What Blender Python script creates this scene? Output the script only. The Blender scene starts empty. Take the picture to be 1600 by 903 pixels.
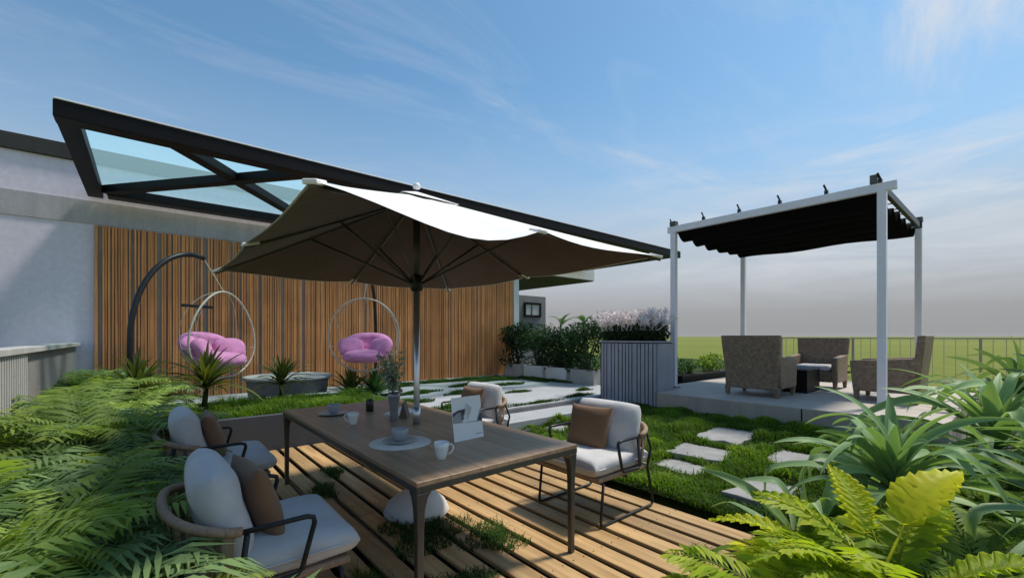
import bpy, bmesh, math, random
import numpy as np
from mathutils import Vector, Matrix

random.seed(7)
RNG = np.random.default_rng(7)
R = math.radians
sc = bpy.context.scene
col = sc.collection

# ------------------------------------------------------------------ helpers
def link(o, parent=None):
    col.objects.link(o)
    if parent is not None:
        o.parent = parent
    return o

def tag(o, label=None, cat=None, group=None, kind=None):
    if label: o['label'] = label
    if cat: o['category'] = cat
    if group: o['group'] = group
    if kind: o['kind'] = kind
    return o

def empty(name, loc=(0, 0, 0), rz=0.0):
    o = bpy.data.objects.new(name, None)
    o.empty_display_size = 0.1
    o.location = loc
    o.rotation_euler = (0, 0, rz)
    return link(o)

def copy_tree(o, parent=None):
    c = o.copy()
    col.objects.link(c)
    if parent is not None:
        c.parent = parent
    for ch in [x for x in bpy.data.objects if x.parent == o]:
        copy_tree(ch, c)
    return c

class MB:
    """collects verts/faces, builds ONE mesh object"""
    def __init__(self):
        self.v = []; self.f = []; self.t = []
    def add(self, vs, fs, tint=0.5, M=None):
        b = len(self.v)
        for p in vs:
            p = Vector(p)
            if M is not None: p = M @ p
            self.v.append((p.x, p.y, p.z)); self.t.append(tint)
        for f in fs:
            self.f.append([i + b for i in f])
        return self
    def box(self, a, b, tint=0.5, M=None):
        x0, y0, z0 = a; x1, y1, z1 = b
        vs = [(x0,y0,z0),(x1,y0,z0),(x1,y1,z0),(x0,y1,z0),(x0,y0,z1),(x1,y0,z1),(x1,y1,z1),(x0,y1,z1)]
        fs = [(0,3,2,1),(4,5,6,7),(0,1,5,4),(1,2,6,5),(2,3,7,6),(3,0,4,7)]
        return self.add(vs, fs, tint, M)
    def bar(self, p, q, w, h, up=(0,0,1), tint=0.5, w2=None, h2=None):
        p = Vector(p); q = Vector(q); d = (q - p).normalized(); up = Vector(up)
        s = d.cross(up)
        if s.length < 1e-4: s = d.cross(Vector((1,0,0)))
        s.normalize(); u = s.cross(d).normalized()
        w2 = w if w2 is None else w2; h2 = h if h2 is None else h2
        vs = []
        for c, ww, hh in ((p, w, h), (q, w2, h2)):
            for a, b in ((-1,-1),(1,-1),(1,1),(-1,1)):
                vs.append(c + s*(a*ww/2) + u*(b*hh/2))
        fs = [(0,1,2,3)[::-1],(4,5,6,7),(0,1,5,4),(1,2,6,5),(2,3,7,6),(3,0,4,7)]
        return self.add(vs, fs, tint)
    def tube(self, pts, r, n=10, closed=False, tint=0.5):
        pts = [Vector(p) for p in pts]; m = len(pts)
        rs = r if isinstance(r, (list, tuple)) else [r]*m
        vs = []; prev = None
        for i, p in enumerate(pts):
            if closed:
                d = pts[(i+1) % m] - pts[i-1]
            else:
                d = pts[min(i+1, m-1)] - pts[max(i-1, 0)]
            d.normalize()
            if prev is None:
                a = Vector((0,0,1)) if abs(d.z) < .9 else Vector((1,0,0))
                s = d.cross(a).normalized()
            else:
                s = prev - d*prev.dot(d)
                s.normalize()
            prev = s; u = d.cross(s)
            for k in range(n):
                a = 2*math.pi*k/n
                vs.append(p + (s*math.cos(a) + u*math.sin(a))*rs[i])
        fs = []
        for i in range(m if closed else m-1):
            j = (i+1) % m
            for k in range(n):
                fs.append((i*n+k, i*n+(k+1)%n, j*n+(k+1)%n, j*n+k))
        if not closed:
            fs.append(tuple(range(n))[::-1]); fs.append(tuple(range((m-1)*n, m*n)))
        return self.add(vs, fs, tint)
    def lathe(self, prof, n=32, c=(0,0,0), tint=0.5):
        vs = []; fs = []; c = Vector(c); m = len(prof)
        for r_, z in prof:
            for k in range(n):
                a = 2*math.pi*k/n
                vs.append(c + Vector((r_*math.cos(a), r_*math.sin(a), z)))
        for i in range(m-1):
            for k in range(n):
                fs.append((i*n+k, i*n+(k+1)%n, (i+1)*n+(k+1)%n, (i+1)*n+k))
        if prof[0][0] > 1e-4: fs.append(tuple(range(n))[::-1])
        if prof[-1][0] > 1e-4: fs.append(tuple(range((m-1)*n, m*n)))
        return self.add(vs, fs, tint)
    def prism(self, poly, z0, z1, tint=0.5):
        n = len(poly)
        vs = [(x, y, z0) for x, y in poly] + [(x, y, z1) for x, y in poly]
        fs = [tuple(range(n))[::-1], tuple(range(n, 2*n))] + [(i, (i+1)%n, n+(i+1)%n, n+i) for i in range(n)]
        return self.add(vs, fs, tint)
    def grid(self, P, tint=0.5, two=False):
        a = len(P); b = len(P[0])
        vs = [p for row in P for p in row]
        fs = [(i*b+j, i*b+j+1, (i+1)*b+j+1, (i+1)*b+j) for i in range(a-1) for j in range(b-1)]
        return self.add(vs, fs, tint)
    def build(self, name, mat, parent=None, smooth=False, bevel=0.0, seg=2, subsurf=0, loc=None):
        me = bpy.data.meshes.new(name)
        me.from_pydata(self.v, [], self.f)
        at = me.attributes.new('tint', 'FLOAT', 'POINT')
        at.data.foreach_set('value', np.array(self.t, dtype=np.float32))
        me.materials.append(mat)
        if smooth:
            me.polygons.foreach_set('use_smooth', [True]*len(me.polygons))
        me.update()
        o = bpy.data.objects.new(name, me)
        if loc: o.location = loc
        link(o, parent)
        if bevel:
            m = o.modifiers.new('bevel', 'BEVEL'); m.width = bevel; m.segments = seg; m.limit_method = 'ANGLE'; m.angle_limit = R(40)
        if subsurf:
            m = o.modifiers.new('sub', 'SUBSURF'); m.levels = subsurf; m.render_levels = subsurf
        return o

def np_obj(name, verts, tris, tint, mat, parent=None, smooth=False):
    me = bpy.data.meshes.new(name)
    nv = len(verts); nf = len(tris)
    me.vertices.add(nv); me.vertices.foreach_set('co', np.asarray(verts, dtype=np.float32).ravel())
    me.loops.add(nf*3); me.loops.foreach_set('vertex_index', np.asarray(tris, dtype=np.int32).ravel())
    me.polygons.add(nf)
    me.polygons.foreach_set('loop_start', np.arange(0, nf*3, 3, dtype=np.int32))
    try: me.polygons.foreach_set('loop_total', np.full(nf, 3, dtype=np.int32))
    except Exception: pass
    if smooth: me.polygons.foreach_set('use_smooth', np.ones(nf, dtype=bool))
    at = me.attributes.new('tint', 'FLOAT', 'POINT'); at.data.foreach_set('value', np.asarray(tint, dtype=np.float32))
    me.materials.append(mat); me.update(calc_edges=True); me.validate()
    return link(bpy.data.objects.new(name, me), parent)

# ------------------------------------------------------------------ materials
def newmat(name):
    m = bpy.data.materials.new(name); m.use_nodes = True
    nt = m.node_tree
    return m, nt, nt.nodes['Principled BSDF']

def N(nt, t, **kw):
    n = nt.nodes.new(t)
    for k, v in kw.items():
        if k in n.inputs: n.inputs[k].default_value = v
        else: setattr(n, k, v)
    return n

def ramp(nt, fac, stops):
    r = nt.nodes.new('ShaderNodeValToRGB'); e = r.color_ramp.elements
    while len(e) < len(stops): e.new(.5)
    for el, (p, c) in zip(e, stops):
        el.position = p; el.color = (*c, 1) if len(c) == 3 else c
    nt.links.new(fac, r.inputs['Fac']); return r.outputs['Color']

def mixc(nt, fac, a, b, mode='MIX'):
    m = nt.nodes.new('ShaderNodeMix'); m.data_type = 'RGBA'; m.blend_type = mode
    for s, v in ((m.inputs[0], fac), (m.inputs[6], a), (m.inputs[7], b)):
        if isinstance(v, bpy.types.NodeSocket): nt.links.new(v, s)
        elif isinstance(v, (int, float)): s.default_value = v
        else: s.default_value = (*v, 1)
    return m.outputs[2]

def coords(nt, scale=(1,1,1), kind='Object'):
    tc = nt.nodes.new('ShaderNodeTexCoord'); mp = nt.nodes.new('ShaderNodeMapping')
    mp.inputs['Scale'].default_value = scale
    nt.links.new(tc.outputs[kind], mp.inputs['Vector']); return mp.outputs['Vector']

def noise(nt, vec, scale, detail=4, rough=.55):
    n = N(nt, 'ShaderNodeTexNoise', Scale=scale, Detail=detail, Roughness=rough)
    nt.links.new(vec, n.inputs['Vector']); return n.outputs['Fac']

def bump(nt, bsdf, h, strength=.3, dist=.01):
    b = N(nt, 'ShaderNodeBump', Strength=strength, Distance=dist)
    nt.links.new(h, b.inputs['Height']); nt.links.new(b.outputs['Normal'], bsdf.inputs['Normal'])

def tintfac(nt):
    a = nt.nodes.new('ShaderNodeAttribute'); a.attribute_name = 'tint'; return a.outputs['Fac']

def simple(name, c, rough=.5, metal=0, var=.12, nscale=6, bmp=.0, bscale=80, spec=.5, sheen=0):
    m, nt, b = newmat(name)
    v = coords(nt)
    f = noise(nt, v, nscale, 5)
    lo = tuple(x*(1-var) for x in c); hi = tuple(min(1, x*(1+var)) for x in c)
    cc = ramp(nt, f, [(.3, lo), (.7, hi)])
    nt.links.new(cc, b.inputs['Base Color'])
    b.inputs['Roughness'].default_value = rough; b.inputs['Metallic'].default_value = metal
    b.inputs['Specular IOR Level'].default_value = spec
    if sheen: b.inputs['Sheen Weight'].default_value = sheen
    if bmp: bump(nt, b, noise(nt, v, bscale, 3), bmp, .004)
    return m

def concrete(name, c, scale=2.0, var=.25, rough=.8, bmp=.25):
    m, nt, b = newmat(name)
    v = coords(nt)
    f1 = noise(nt, v, scale, 6, .65); f2 = noise(nt, v, scale*14, 4, .6)
    c1 = ramp(nt, f1, [(.25, tuple(x*(1-var) for x in c)), (.75, tuple(min(1,x*(1+var)) for x in c))])
    c2 = mixc(nt, .35, c1, ramp(nt, f2, [(.3, tuple(x*.75 for x in c)), (.7, tuple(min(1,x*1.2) for x in c))]))
    f3 = noise(nt, coords(nt, (5, 5, .30)), 1.0, 6, .68)      # run-off streaks and stains
    c3 = mixc(nt, ramp(nt, f3, [(.50, (0,0,0)), (.68, (.8,.8,.8))]), c2, tuple(x*(1-.9*min(var, .35)) for x in c))
    nt.links.new(c3, b.inputs['Base Color']); b.inputs['Roughness'].default_value = rough
    bump(nt, b, f2, bmp, .006); return m

def wood(name, dark, light, axis=1, rough=.55, grain=1.0, bmp=.2, coat=0.0):
    """grain runs along local axis; 'tint' attribute shifts whole boards"""
    m, nt, b = newmat(name)
    s = [22*grain]*3; s[axis] = 1.1*grain
    v = coords(nt, tuple(s))
    tf = tintfac(nt)
    comb = nt.nodes.new('ShaderNodeVectorMath'); comb.operation = 'ADD'
    cx = nt.nodes.new('ShaderNodeCombineXYZ')
    mu = N(nt, 'ShaderNodeMath', operation='MULTIPLY'); mu.inputs[1].default_value = 73.0
    nt.links.new(tf, mu.inputs[0])
    for i in range(3): nt.links.new(mu.outputs[0], cx.inputs[i])
    nt.links.new(v, comb.inputs[0]); nt.links.new(cx.outputs[0], comb.inputs[1])
    f = noise(nt, comb.outputs[0], 1.0, 6, .62)
    c1 = ramp(nt, f, [(.28, dark), (.5, tuple((a+b_)/2 for a, b_ in zip(dark, light))), (.74, light)])
    hs = N(nt, 'ShaderNodeHueSaturation')
    mr = N(nt, 'ShaderNodeMapRange'); mr.inputs['To Min'].default_value = .72; mr.inputs['To Max'].default_value = 1.3
    nt.links.new(tf, mr.inputs['Value']); nt.links.new(mr.outputs[0], hs.inputs['Value']); nt.links.new(c1, hs.inputs['Color'])
    f2 = noise(nt, coords(nt), 1.3, 4)
    c3 = mixc(nt, ramp(nt, f2, [(.45, (0,0,0)), (.8, (.55,.55,.55))]), hs.outputs['Color'], tuple(x*.55 for x in dark))
    nt.links.new(c3, b.inputs['Base Color']); b.inputs['Roughness'].default_value = rough
    if coat: b.inputs['Coat Weight'].default_value = coat; b.inputs['Coat Roughness'].default_value = .3
    bump(nt, b, f, bmp, .003); return m

def leafmat(name, dark, light, trans=.3, rough=.4, tip=None):
    m, nt, b = newmat(name)
    tf = tintfac(nt)
    oi = nt.nodes.new('ShaderNodeObjectInfo')
    stops = [(0, dark), (.75, light)] + ([(1.0, tip)] if tip else [])
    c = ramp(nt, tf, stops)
    hs = N(nt, 'ShaderNodeHueSaturation')
    mr = N(nt, 'ShaderNodeMapRange'); mr.inputs['To Min'].default_value = .8; mr.inputs['To Max'].default_value = 1.2
    nt.links.new(oi.outputs['Random'], mr.inputs['Value']); nt.links.new(mr.outputs[0], hs.inputs['Value'])
    f = noise(nt, coords(nt), 9, 3)
    mr2 = N(nt, 'ShaderNodeMapRange'); mr2.inputs['To Min'].default_value = .47; mr2.inputs['To Max'].default_value = .53
    nt.links.new(f, mr2.inputs['Value']); nt.links.new(mr2.outputs[0], hs.inputs['Hue'])
    nt.links.new(c, hs.inputs['Color'])
    pn = ramp(nt, noise(nt, coords(nt), 14, 5, .7), [(.60,(0,0,0)),(.74,(.55,.55,.55))])
    hsc = mixc(nt, pn, hs.outputs['Color'], (.20,.17,.05))
    nt.links.new(hsc, b.inputs['Base Color'])
    b.inputs['Roughness'].default_value = rough+.12; b.inputs['Specular IOR Level'].default_value = .16
    tr = nt.nodes.new('ShaderNodeBsdfTranslucent')
    br = nt.nodes.new('ShaderNodeBrightContrast'); br.inputs['Bright'].default_value = .02
    tc = mixc(nt, 1.0, hs.outputs['Color'], (1.7, 1.8, .7), 'MULTIPLY')
    nt.links.new(tc, tr.inputs['Color'])
    ms = nt.nodes.new('ShaderNodeMixShader'); ms.inputs[0].default_value = trans
    nt.links.new(b.outputs[0], ms.inputs[1]); nt.links.new(tr.outputs[0], ms.inputs[2])
    nt.links.new(ms.outputs[0], nt.nodes['Material Output'].inputs['Surface'])
    return m

def fabric(name, c, scale=260, var=.1, rough=.9, bmp=.25):
    m, nt, b = newmat(name)
    v = coords(nt)
    wv = noise(nt, v, scale*1.6, 2)
    f = noise(nt, v, 5, 4)
    cc = ramp(nt, f, [(.3, tuple(x*(1-var) for x in c)), (.7, tuple(min(1,x*(1+var)) for x in c))])
    nt.links.new(cc, b.inputs['Base Color']); b.inputs['Roughness'].default_value = rough
    b.inputs['Sheen Weight'].default_value = .15; b.inputs['Specular IOR Level'].default_value = .2
    f3 = noise(nt, v, 7, 2)
    b1 = N(nt, 'ShaderNodeBump', Strength=.25, Distance=.03); nt.links.new(f3, b1.inputs['Height'])
    b2 = N(nt, 'ShaderNodeBump', Strength=bmp, Distance=.002); nt.links.new(wv, b2.inputs['Height'])
    nt.links.new(b1.outputs[0], b2.inputs['Normal']); nt.links.new(b2.outputs[0], b.inputs['Normal'])
    return m

def wickermat(name, dark, light):
    m, nt, b = newmat(name)
    v = coords(nt)
    br = N(nt, 'ShaderNodeTexBrick', Scale=14.0); br.inputs['Mortar Size'].default_value = .012
    br.inputs['Color1'].default_value = (*dark, 1); br.inputs['Color2'].default_value = (*light, 1); br.inputs['Mortar'].default_value = (.02,.016,.013,1)
    br.inputs['Brick Width'].default_value = .5; br.inputs['Row Height'].default_value = .16
    # weave on vertical faces: use (x+y, z)
    sp = nt.nodes.new('ShaderNodeSeparateXYZ'); nt.links.new(v, sp.inputs[0])
    a = N(nt, 'ShaderNodeMath', operation='ADD'); nt.links.new(sp.outputs[0], a.inputs[0]); nt.links.new(sp.outputs[1], a.inputs[1])
    cx = nt.nodes.new('ShaderNodeCombineXYZ'); nt.links.new(a.outputs[0], cx.inputs[0]); nt.links.new(sp.outputs[2], cx.inputs[1])
    nt.links.new(cx.outputs[0], br.inputs['Vector'])
    f = noise(nt, v, 18, 4)
    c = mixc(nt, .4, br.outputs['Color'], ramp(nt, f, [(.3, tuple(x*.6 for x in dark)), (.7, tuple(x*1.2 for x in light))]))
    nt.links.new(c, b.inputs['Base Color']); b.inputs['Roughness'].default_value = .6
    bump(nt, b, br.outputs['Fac'], -.5, .004); return m

M = {}
M['steel_black'] = simple('steel_black', (.018,.018,.02), .4, .3, .2, 20)
M['frame_black'] = simple('frame_black', (.005,.005,.006), .5, 0, .2, 3, .05, spec=.15)
M['alu_white'] = simple('alu_white', (.80,.80,.86), .35, 0, .04, 4)
M['pole_grey'] = simple('pole_grey', (.62,.62,.63), .3, .85, .06, 8)
M['table_steel'] = simple('table_steel', (.10,.095,.09), .4, .6, .15, 10)
M['wall_paint'] = concrete('wall_paint', (.72,.67,.79), .8, .07, .85, .06)
M['band'] = concrete('band', (.44,.42,.45), 1.4, .22, .85, .2)
M['parapet'] = concrete('parapet', (.21,.20,.195), 1.6, .3, .8, .2)
M['coping'] = concrete('coping', (.03,.028,.026), 3, .4, .6, .2)
M['concrete'] = concrete('concrete', (.36,.35,.33), 2.2, .2)
M['patio'] = concrete('patio', (.44,.385,.335), 1.6, .22, .7)
M['paving'] = concrete('paving', (.38,.39,.41), 1.8, .18, .6)
M['step_stone'] = concrete('step_stone', (.27,.265,.26), 3.4, .42, .7, .3)
M['kerb'] = concrete('kerb', (.17,.17,.17), 3, .3)
M['stone'] = concrete('stone', (.42,.41,.39), 3, .22, .8, .4)
M['bed_grey'] = concrete('bed_grey', (.052,.060,.075), 2, .18, .6, .1)
M['slat_grey'] = simple('slat_grey', (.34,.34,.39), .55, 0, .12, 5, .08, 60)
M['slat_dark'] = simple('slat_dark', (.05,.05,.065), .6, 0, .15, 5)
M['soil'] = concrete('soil', (.035,.026,.018), 7, .5, .95, .8)
M['deck'] = wood('deck', (.29,.165,.064), (.58,.385,.18), 1, .55, 1.0, .3)
M['deck_void'] = simple('deck_void', (.006,.005,.004), .95)  # near-black; shade below the deck boards is put into this colour
M['tabletop'] = wood('tabletop', (.24,.148,.090), (.46,.305,.19), 1, .36, .9, .12, .15)
M['slats'] = wood('slats', (.46,.158,.050), (.82,.36,.125), 2, .6, 1.0, .25)
M['slat_back'] = concrete('slat_back', (.27,.235,.21), 3, .3)
M['rope'] = wood('rope', (.20,.13,.085), (.38,.26,.18), 2, .75, 3, .4)
M['cushion'] = fabric('cushion', (.54,.53,.535))
M['cushion_brown'] = fabric('cushion_brown', (.20,.115,.066))
M['pink'] = fabric('pink', (.66,.245,.45), 120, .2, .95, .6)
M['parasol_top'] = fabric('parasol_top', (.80,.79,.77), 300, .03, .85, .1)
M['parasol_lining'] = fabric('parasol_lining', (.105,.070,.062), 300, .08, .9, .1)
M['shade_black'] = fabric('shade_black', (.005,.005,.006), 300, .15, .9, .1)
M['shade_black'].node_tree.nodes['Principled BSDF'].inputs['Sheen Weight'].default_value = 0; M['shade_black'].node_tree.nodes['Principled BSDF'].inputs['Specular IOR Level'].default_value = .02
M['wicker'] = wickermat('wicker', (.17,.115,.075), (.33,.235,.16))
M['hoop'] = simple('hoop', (.50,.44,.35), .5, 0, .15, 20)
M['china'] = simple('china', (.80,.80,.79), .2, 0, .03, 5)
M['china_grey'] = simple('china_grey', (.36,.38,.40), .3, 0, .1, 20)
M['placemat'] = simple('placemat', (.74,.71,.65), .6, 0, .08, 30, .1)
M['vase'] = simple('vase', (.30,.30,.31), .28, .5, .2, 6)
M['candle'] = simple('candle', (.012,.012,.012), .3)
M['paper'] = simple('paper', (.82,.82,.82), .7, 0, .03)
M['card_grey'] = simple('card_grey', (.33,.34,.35), .6, 0, .35, 7)
M['card_dark'] = simple('card_dark', (.06,.065,.07), .6, 0, .4, 12)
M['brown_card'] = simple('brown_card', (.17,.12,.09), .6)
M['umb_base'] = simple('umb_base', (.74,.73,.71), .5, 0, .08, 5, .1)
M['white_plaster'] = concrete('white_plaster', (.72,.72,.72), 1.2, .06, .8, .08)
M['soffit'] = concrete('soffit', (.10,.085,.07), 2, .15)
M['tower'] = concrete('tower', (.20,.20,.21), 2, .2)
M['bark'] = wood('bark', (.05,.035,.022), (.13,.09,.055), 2, .85, .6, .7)

M['fern'] = leafmat('fern', (.075,.135,.03), (.28,.38,.09), .36, .42, (.50,.56,.16))
M['fern_blue'] = leafmat('fern_blue', (.06,.11,.045), (.20,.30,.12), .32, .4, (.36,.44,.19))
M['lime'] = leafmat('lime', (.09,.17,.015), (.40,.48,.035), .42, .4, (.66,.64,.05))
M['yellow_leaf'] = leafmat('yellow_leaf', (.30,.32,.015), (.52,.50,.02), .45, .35, (.60,.58,.04))
M['strap'] = leafmat('strap', (.075,.145,.06), (.22,.33,.15), .22, .38, (.50,.57,.34))
M['spiky'] = leafmat('spiky', (.025,.045,.012), (.085,.11,.025), .25, .4, (.20,.16,.04))
M['hedge'] = leafmat('hedge', (.014,.04,.014), (.065,.14,.045), .2, .45, (.14,.21,.08))
M['bright_shrub'] = leafmat('bright_shrub', (.05,.10,.015), (.22,.32,.05), .35, .45)
M['moss'] = leafmat('moss', (.020,.055,.010), (.07,.14,.022), .25, .6)
M['grass'] = leafmat('grass', (.020,.055,.008), (.14,.24,.018), .32, .5, (.34,.40,.04))
M['euca'] = leafmat('euca', (.18,.23,.20), (.40,.46,.40), .25, .5)
M['plume'] = simple('plume', (.90,.79,.78), .9, 0, .15, 30, spec=.1)
M['hedge_dark'] = leafmat('hedge_dark', (.008,.022,.010), (.04,.085,.032), .15, .5)

# glass : see-through, slightly cyan, faint reflections
m, nt, b = newmat('canopy_glass')
tr = N(nt, 'ShaderNodeBsdfTransparent'); tr.inputs['Color'].default_value = (.80,.975,.98,1)
tl_ = N(nt, 'ShaderNodeBsdfTranslucent'); tl_.inputs['Color'].default_value = (.58,.94,1,1)
gl = N(nt, 'ShaderNodeBsdfGlossy', Roughness=.03); gl.inputs['Color'].default_value = (.9,1,1,1)
m1 = N(nt, 'ShaderNodeMixShader'); m1.inputs[0].default_value = .24; nt.links.new(tr.outputs[0], m1.inputs[1]); nt.links.new(tl_.outputs[0], m1.inputs[2])
m2 = N(nt, 'ShaderNodeMixShader'); m2.inputs[0].default_value = .03; nt.links.new(m1.outputs[0], m2.inputs[1]); nt.links.new(gl.outputs[0], m2.inputs[2])
nt.links.new(m2.outputs[0], nt.nodes['Material Output'].inputs['Surface'])
M['glass'] = m
m, nt, b = newmat('window_glass'); b.inputs['Base Color'].default_value = (.45,.47,.46,1); b.inputs['Roughness'].default_value = .12; M['window_glass'] = m

# field / ground
m, nt, b = newmat('field')
v = coords(nt)
f1 = noise(nt, v, .012, 6, .6); f2 = noise(nt, v, .9, 5, .65); f3 = noise(nt, v, 25, 3)
c1 = ramp(nt, f1, [(.3, (.13,.155,.03)), (.5, (.19,.205,.04)), (.7, (.25,.245,.06))])
c2 = mixc(nt, .35, c1, ramp(nt, f2, [(.3, (.05,.09,.015)), (.7, (.22,.24,.05))]))
nt.links.new(c2, b.inputs['Base Color']); b.inputs['Roughness'].default_value = .95; b.inputs['Specular IOR Level'].default_value = .1
bump(nt, b, f3, .6, .03); M['field'] = m
m, nt, b = newmat('lawn_soil')
v = coords(nt); f1 = noise(nt, v, 1.6, 5); f2 = noise(nt, v, 40, 4)
c1 = ramp(nt, f1, [(.3, (.014,.032,.006)), (.7, (.045,.085,.012))])
c2 = mixc(nt, .4, c1, ramp(nt, f2, [(.3, (.008,.018,.004)), (.7, (.06,.10,.02))]))
nt.links.new(c2, b.inputs['Base Color']); b.inputs['Roughness'].default_value = .95; b.inputs['Specular IOR Level'].default_value = .1
bump(nt, b, f2, .8, .03); M['lawn_soil'] = m

# ------------------------------------------------------------------ camera
cam = bpy.data.cameras.new('camera')
cam.sensor_width = 36; cam.lens = 36*675/1600; cam.shift_y = (525-451.5)/1600
cam.clip_end = 20000; cam.clip_start = .05
co = bpy.data.objects.new('camera', cam); link(co)
co.location = (0, 0, 1.5); co.rotation_euler = (R(90), 0, R(-40.16))
sc.camera = co

# ------------------------------------------------------------------ light
SUN_EL = R(60)
SH = Vector((.96, -.26, 0)).normalized()
S = Vector((SH.x*math.cos(SUN_EL), SH.y*math.cos(SUN_EL), math.sin(SUN_EL)))
sun = bpy.data.lights.new('sun', 'SUN'); sun.energy = 3.4; sun.angle = R(7); sun.color = (1, .93, .82)
so = bpy.data.objects.new('sun', sun); link(so); so.rotation_euler = (-S).to_track_quat('-Z', 'Y').to_euler(); so.location = (8, -6, 12)

w = bpy.data.worlds.new('World'); sc.world = w; w.use_nodes = True
nt = w.node_tree; bg = nt.nodes['Background']
sky = N(nt, 'ShaderNodeTexSky', sky_type='NISHITA'); sky.sun_disc = False
sky.sun_elevation = SUN_EL; sky.sun_rotation = math.atan2(SH.x, SH.y)
sky.air_density = 1.0; sky.dust_density = .6; sky.ozone_density = 2.2
tc = nt.nodes.new('ShaderNodeTexCoord'); sp = nt.nodes.new('ShaderNodeSeparateXYZ'); nt.links.new(tc.outputs['Generated'], sp.inputs[0])
mx = N(nt, 'ShaderNodeMath', operation='MAXIMUM'); nt.links.new(sp.outputs[2], mx.inputs[0]); mx.inputs[1].default_value = 0
ad = N(nt, 'ShaderNodeMath', operation='ADD'); nt.links.new(mx.outputs[0], ad.inputs[0]); ad.inputs[1].default_value = .12
dv = N(nt, 'ShaderNodeVectorMath', operation='DIVIDE'); nt.links.new(tc.outputs['Generated'], dv.inputs[0])
cx = nt.nodes.new('ShaderNodeCombineXYZ'); [nt.links.new(ad.outputs[0], cx.inputs[i]) for i in range(3)]; nt.links.new(cx.outputs[0], dv.inputs[1])
mp = nt.nodes.new('ShaderNodeMapping'); mp.inputs['Scale'].default_value = (.6, 1.7, 0); mp.inputs['Location'].default_value = (3.1, 1.7, 0)
mp.inputs['Rotation'].default_value = (0, 0, R(25)); nt.links.new(dv.outputs[0], mp.inputs['Vector'])
n1 = N(nt, 'ShaderNodeTexNoise', Scale=1.5, Detail=10, Roughness=.66); n1.inputs['Distortion'].default_value = .9
nt.links.new(mp.outputs[0], n1.inputs['Vector'])
# more cloud towards the right of the view and lower down
dt = N(nt, 'ShaderNodeVectorMath', operation='DOT_PRODUCT'); nt.links.new(tc.outputs['Generated'], dt.inputs[0]); dt.inputs[1].default_value = (.764, -.645, -.5)
ma = N(nt, 'ShaderNodeMath', operation='MULTIPLY_ADD'); nt.links.new(dt.outputs['Value'], ma.inputs[0]); ma.inputs[1].default_value = .05; nt.links.new(n1.outputs['Fac'], ma.inputs[2])
for dv_, k_, c_ in (((.883,.099,.459), 30.0, .9915), ((.369,.783,.502), .5, .965), ((.19,.90,.38), .4, .97)):   # denser cloud in these parts of the sky
    d_ = N(nt, 'ShaderNodeVectorMath', operation='DOT_PRODUCT'); nt.links.new(tc.outputs['Generated'], d_.inputs[0]); d_.inputs[1].default_value = dv_
    s_ = N(nt, 'ShaderNodeMath', operation='SUBTRACT'); nt.links.new(d_.outputs['Value'], s_.inputs[0]); s_.inputs[1].default_value = c_
    x_ = N(nt, 'ShaderNodeMath', operation='MAXIMUM'); nt.links.new(s_.outputs[0], x_.inputs[0]); x_.inputs[1].default_value = 0
    m_ = N(nt, 'ShaderNodeMath', operation='MULTIPLY_ADD'); nt.links.new(x_.outputs[0], m_.inputs[0]); m_.inputs[1].default_value = k_; nt.links.new(ma.outputs[0], m_.inputs[2]); ma = m_
cl = ramp(nt, ma.outputs[0], [(.48, (0,0,0)), (.60, (.10,.10,.10)), (.70, (.34,.34,.34)), (.84, (.85,.85,.85))])
sk = mixc(nt, 1.0, sky.outputs[0], (.60,.80,.80), 'MULTIPLY')
c1 = mixc(nt, cl, sk, (4.0,4.05,4.15))
hz = ramp(nt, mx.outputs[0], [(0, (1,1,1)), (.07, (.97,.97,.97)), (.20, (.82,.82,.82)), (.33, (.30,.30,.30)), (.50, (0,0,0))])
hc = ramp(nt, mx.outputs[0], [(0, (1.72,1.71,1.72)), (.05, (1.85,1.85,1.92)), (.12, (2.5,2.55,2.75)), (.2, (2.65,2.85,3.15)), (.35, (2.3,2.75,3.3))])
c2 = mixc(nt, hz, c1, hc)
# long low streaks of cloud, mostly to the right
mp2 = nt.nodes.new('ShaderNodeMapping'); mp2.inputs['Scale'].default_value = (2.2, 2.2, 13); mp2.inputs['Rotation'].default_value = (R(6), R(-9), 0); nt.links.new(tc.outputs['Generated'], mp2.inputs['Vector'])
n2 = N(nt, 'ShaderNodeTexNoise', Scale=1.6, Detail=9, Roughness=.62); n2.inputs['Distortion'].default_value = .6; nt.links.new(mp2.outputs[0], n2.inputs['Vector'])
st = ramp(nt, n2.outputs['Fac'], [(.42, (0,0,0)), (.74, (.8,.8,.8))])
bnd = ramp(nt, mx.outputs[0], [(.05, (0,0,0)), (.14, (.8,.8,.8)), (.26, (1,1,1)), (.42, (0,0,0))])
rgt = ramp(nt, dt.outputs['Value'], [(.0, (.12,.12,.12)), (.45, (1,1,1))])
fm = mixc(nt, 1.0, mixc(nt, 1.0, st, bnd, 'MULTIPLY'), rgt, 'MULTIPLY')
c2 = mixc(nt, fm, c2, (4.0,4.05,4.15))
nt.links.new(c2, bg.inputs['Color']); bg.inputs['Strength'].default_value = .15

sc.view_settings.view_transform = 'Standard'; sc.view_settings.look = 'None'
sc.view_settings.exposure = .36; sc.view_settings.gamma = 1
sc.cycles.use_denoising = True
sc.cycles.max_bounces = 8; sc.cycles.transparent_max_bounces = 12
sc.cycles.sample_clamp_indirect = 8

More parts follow.
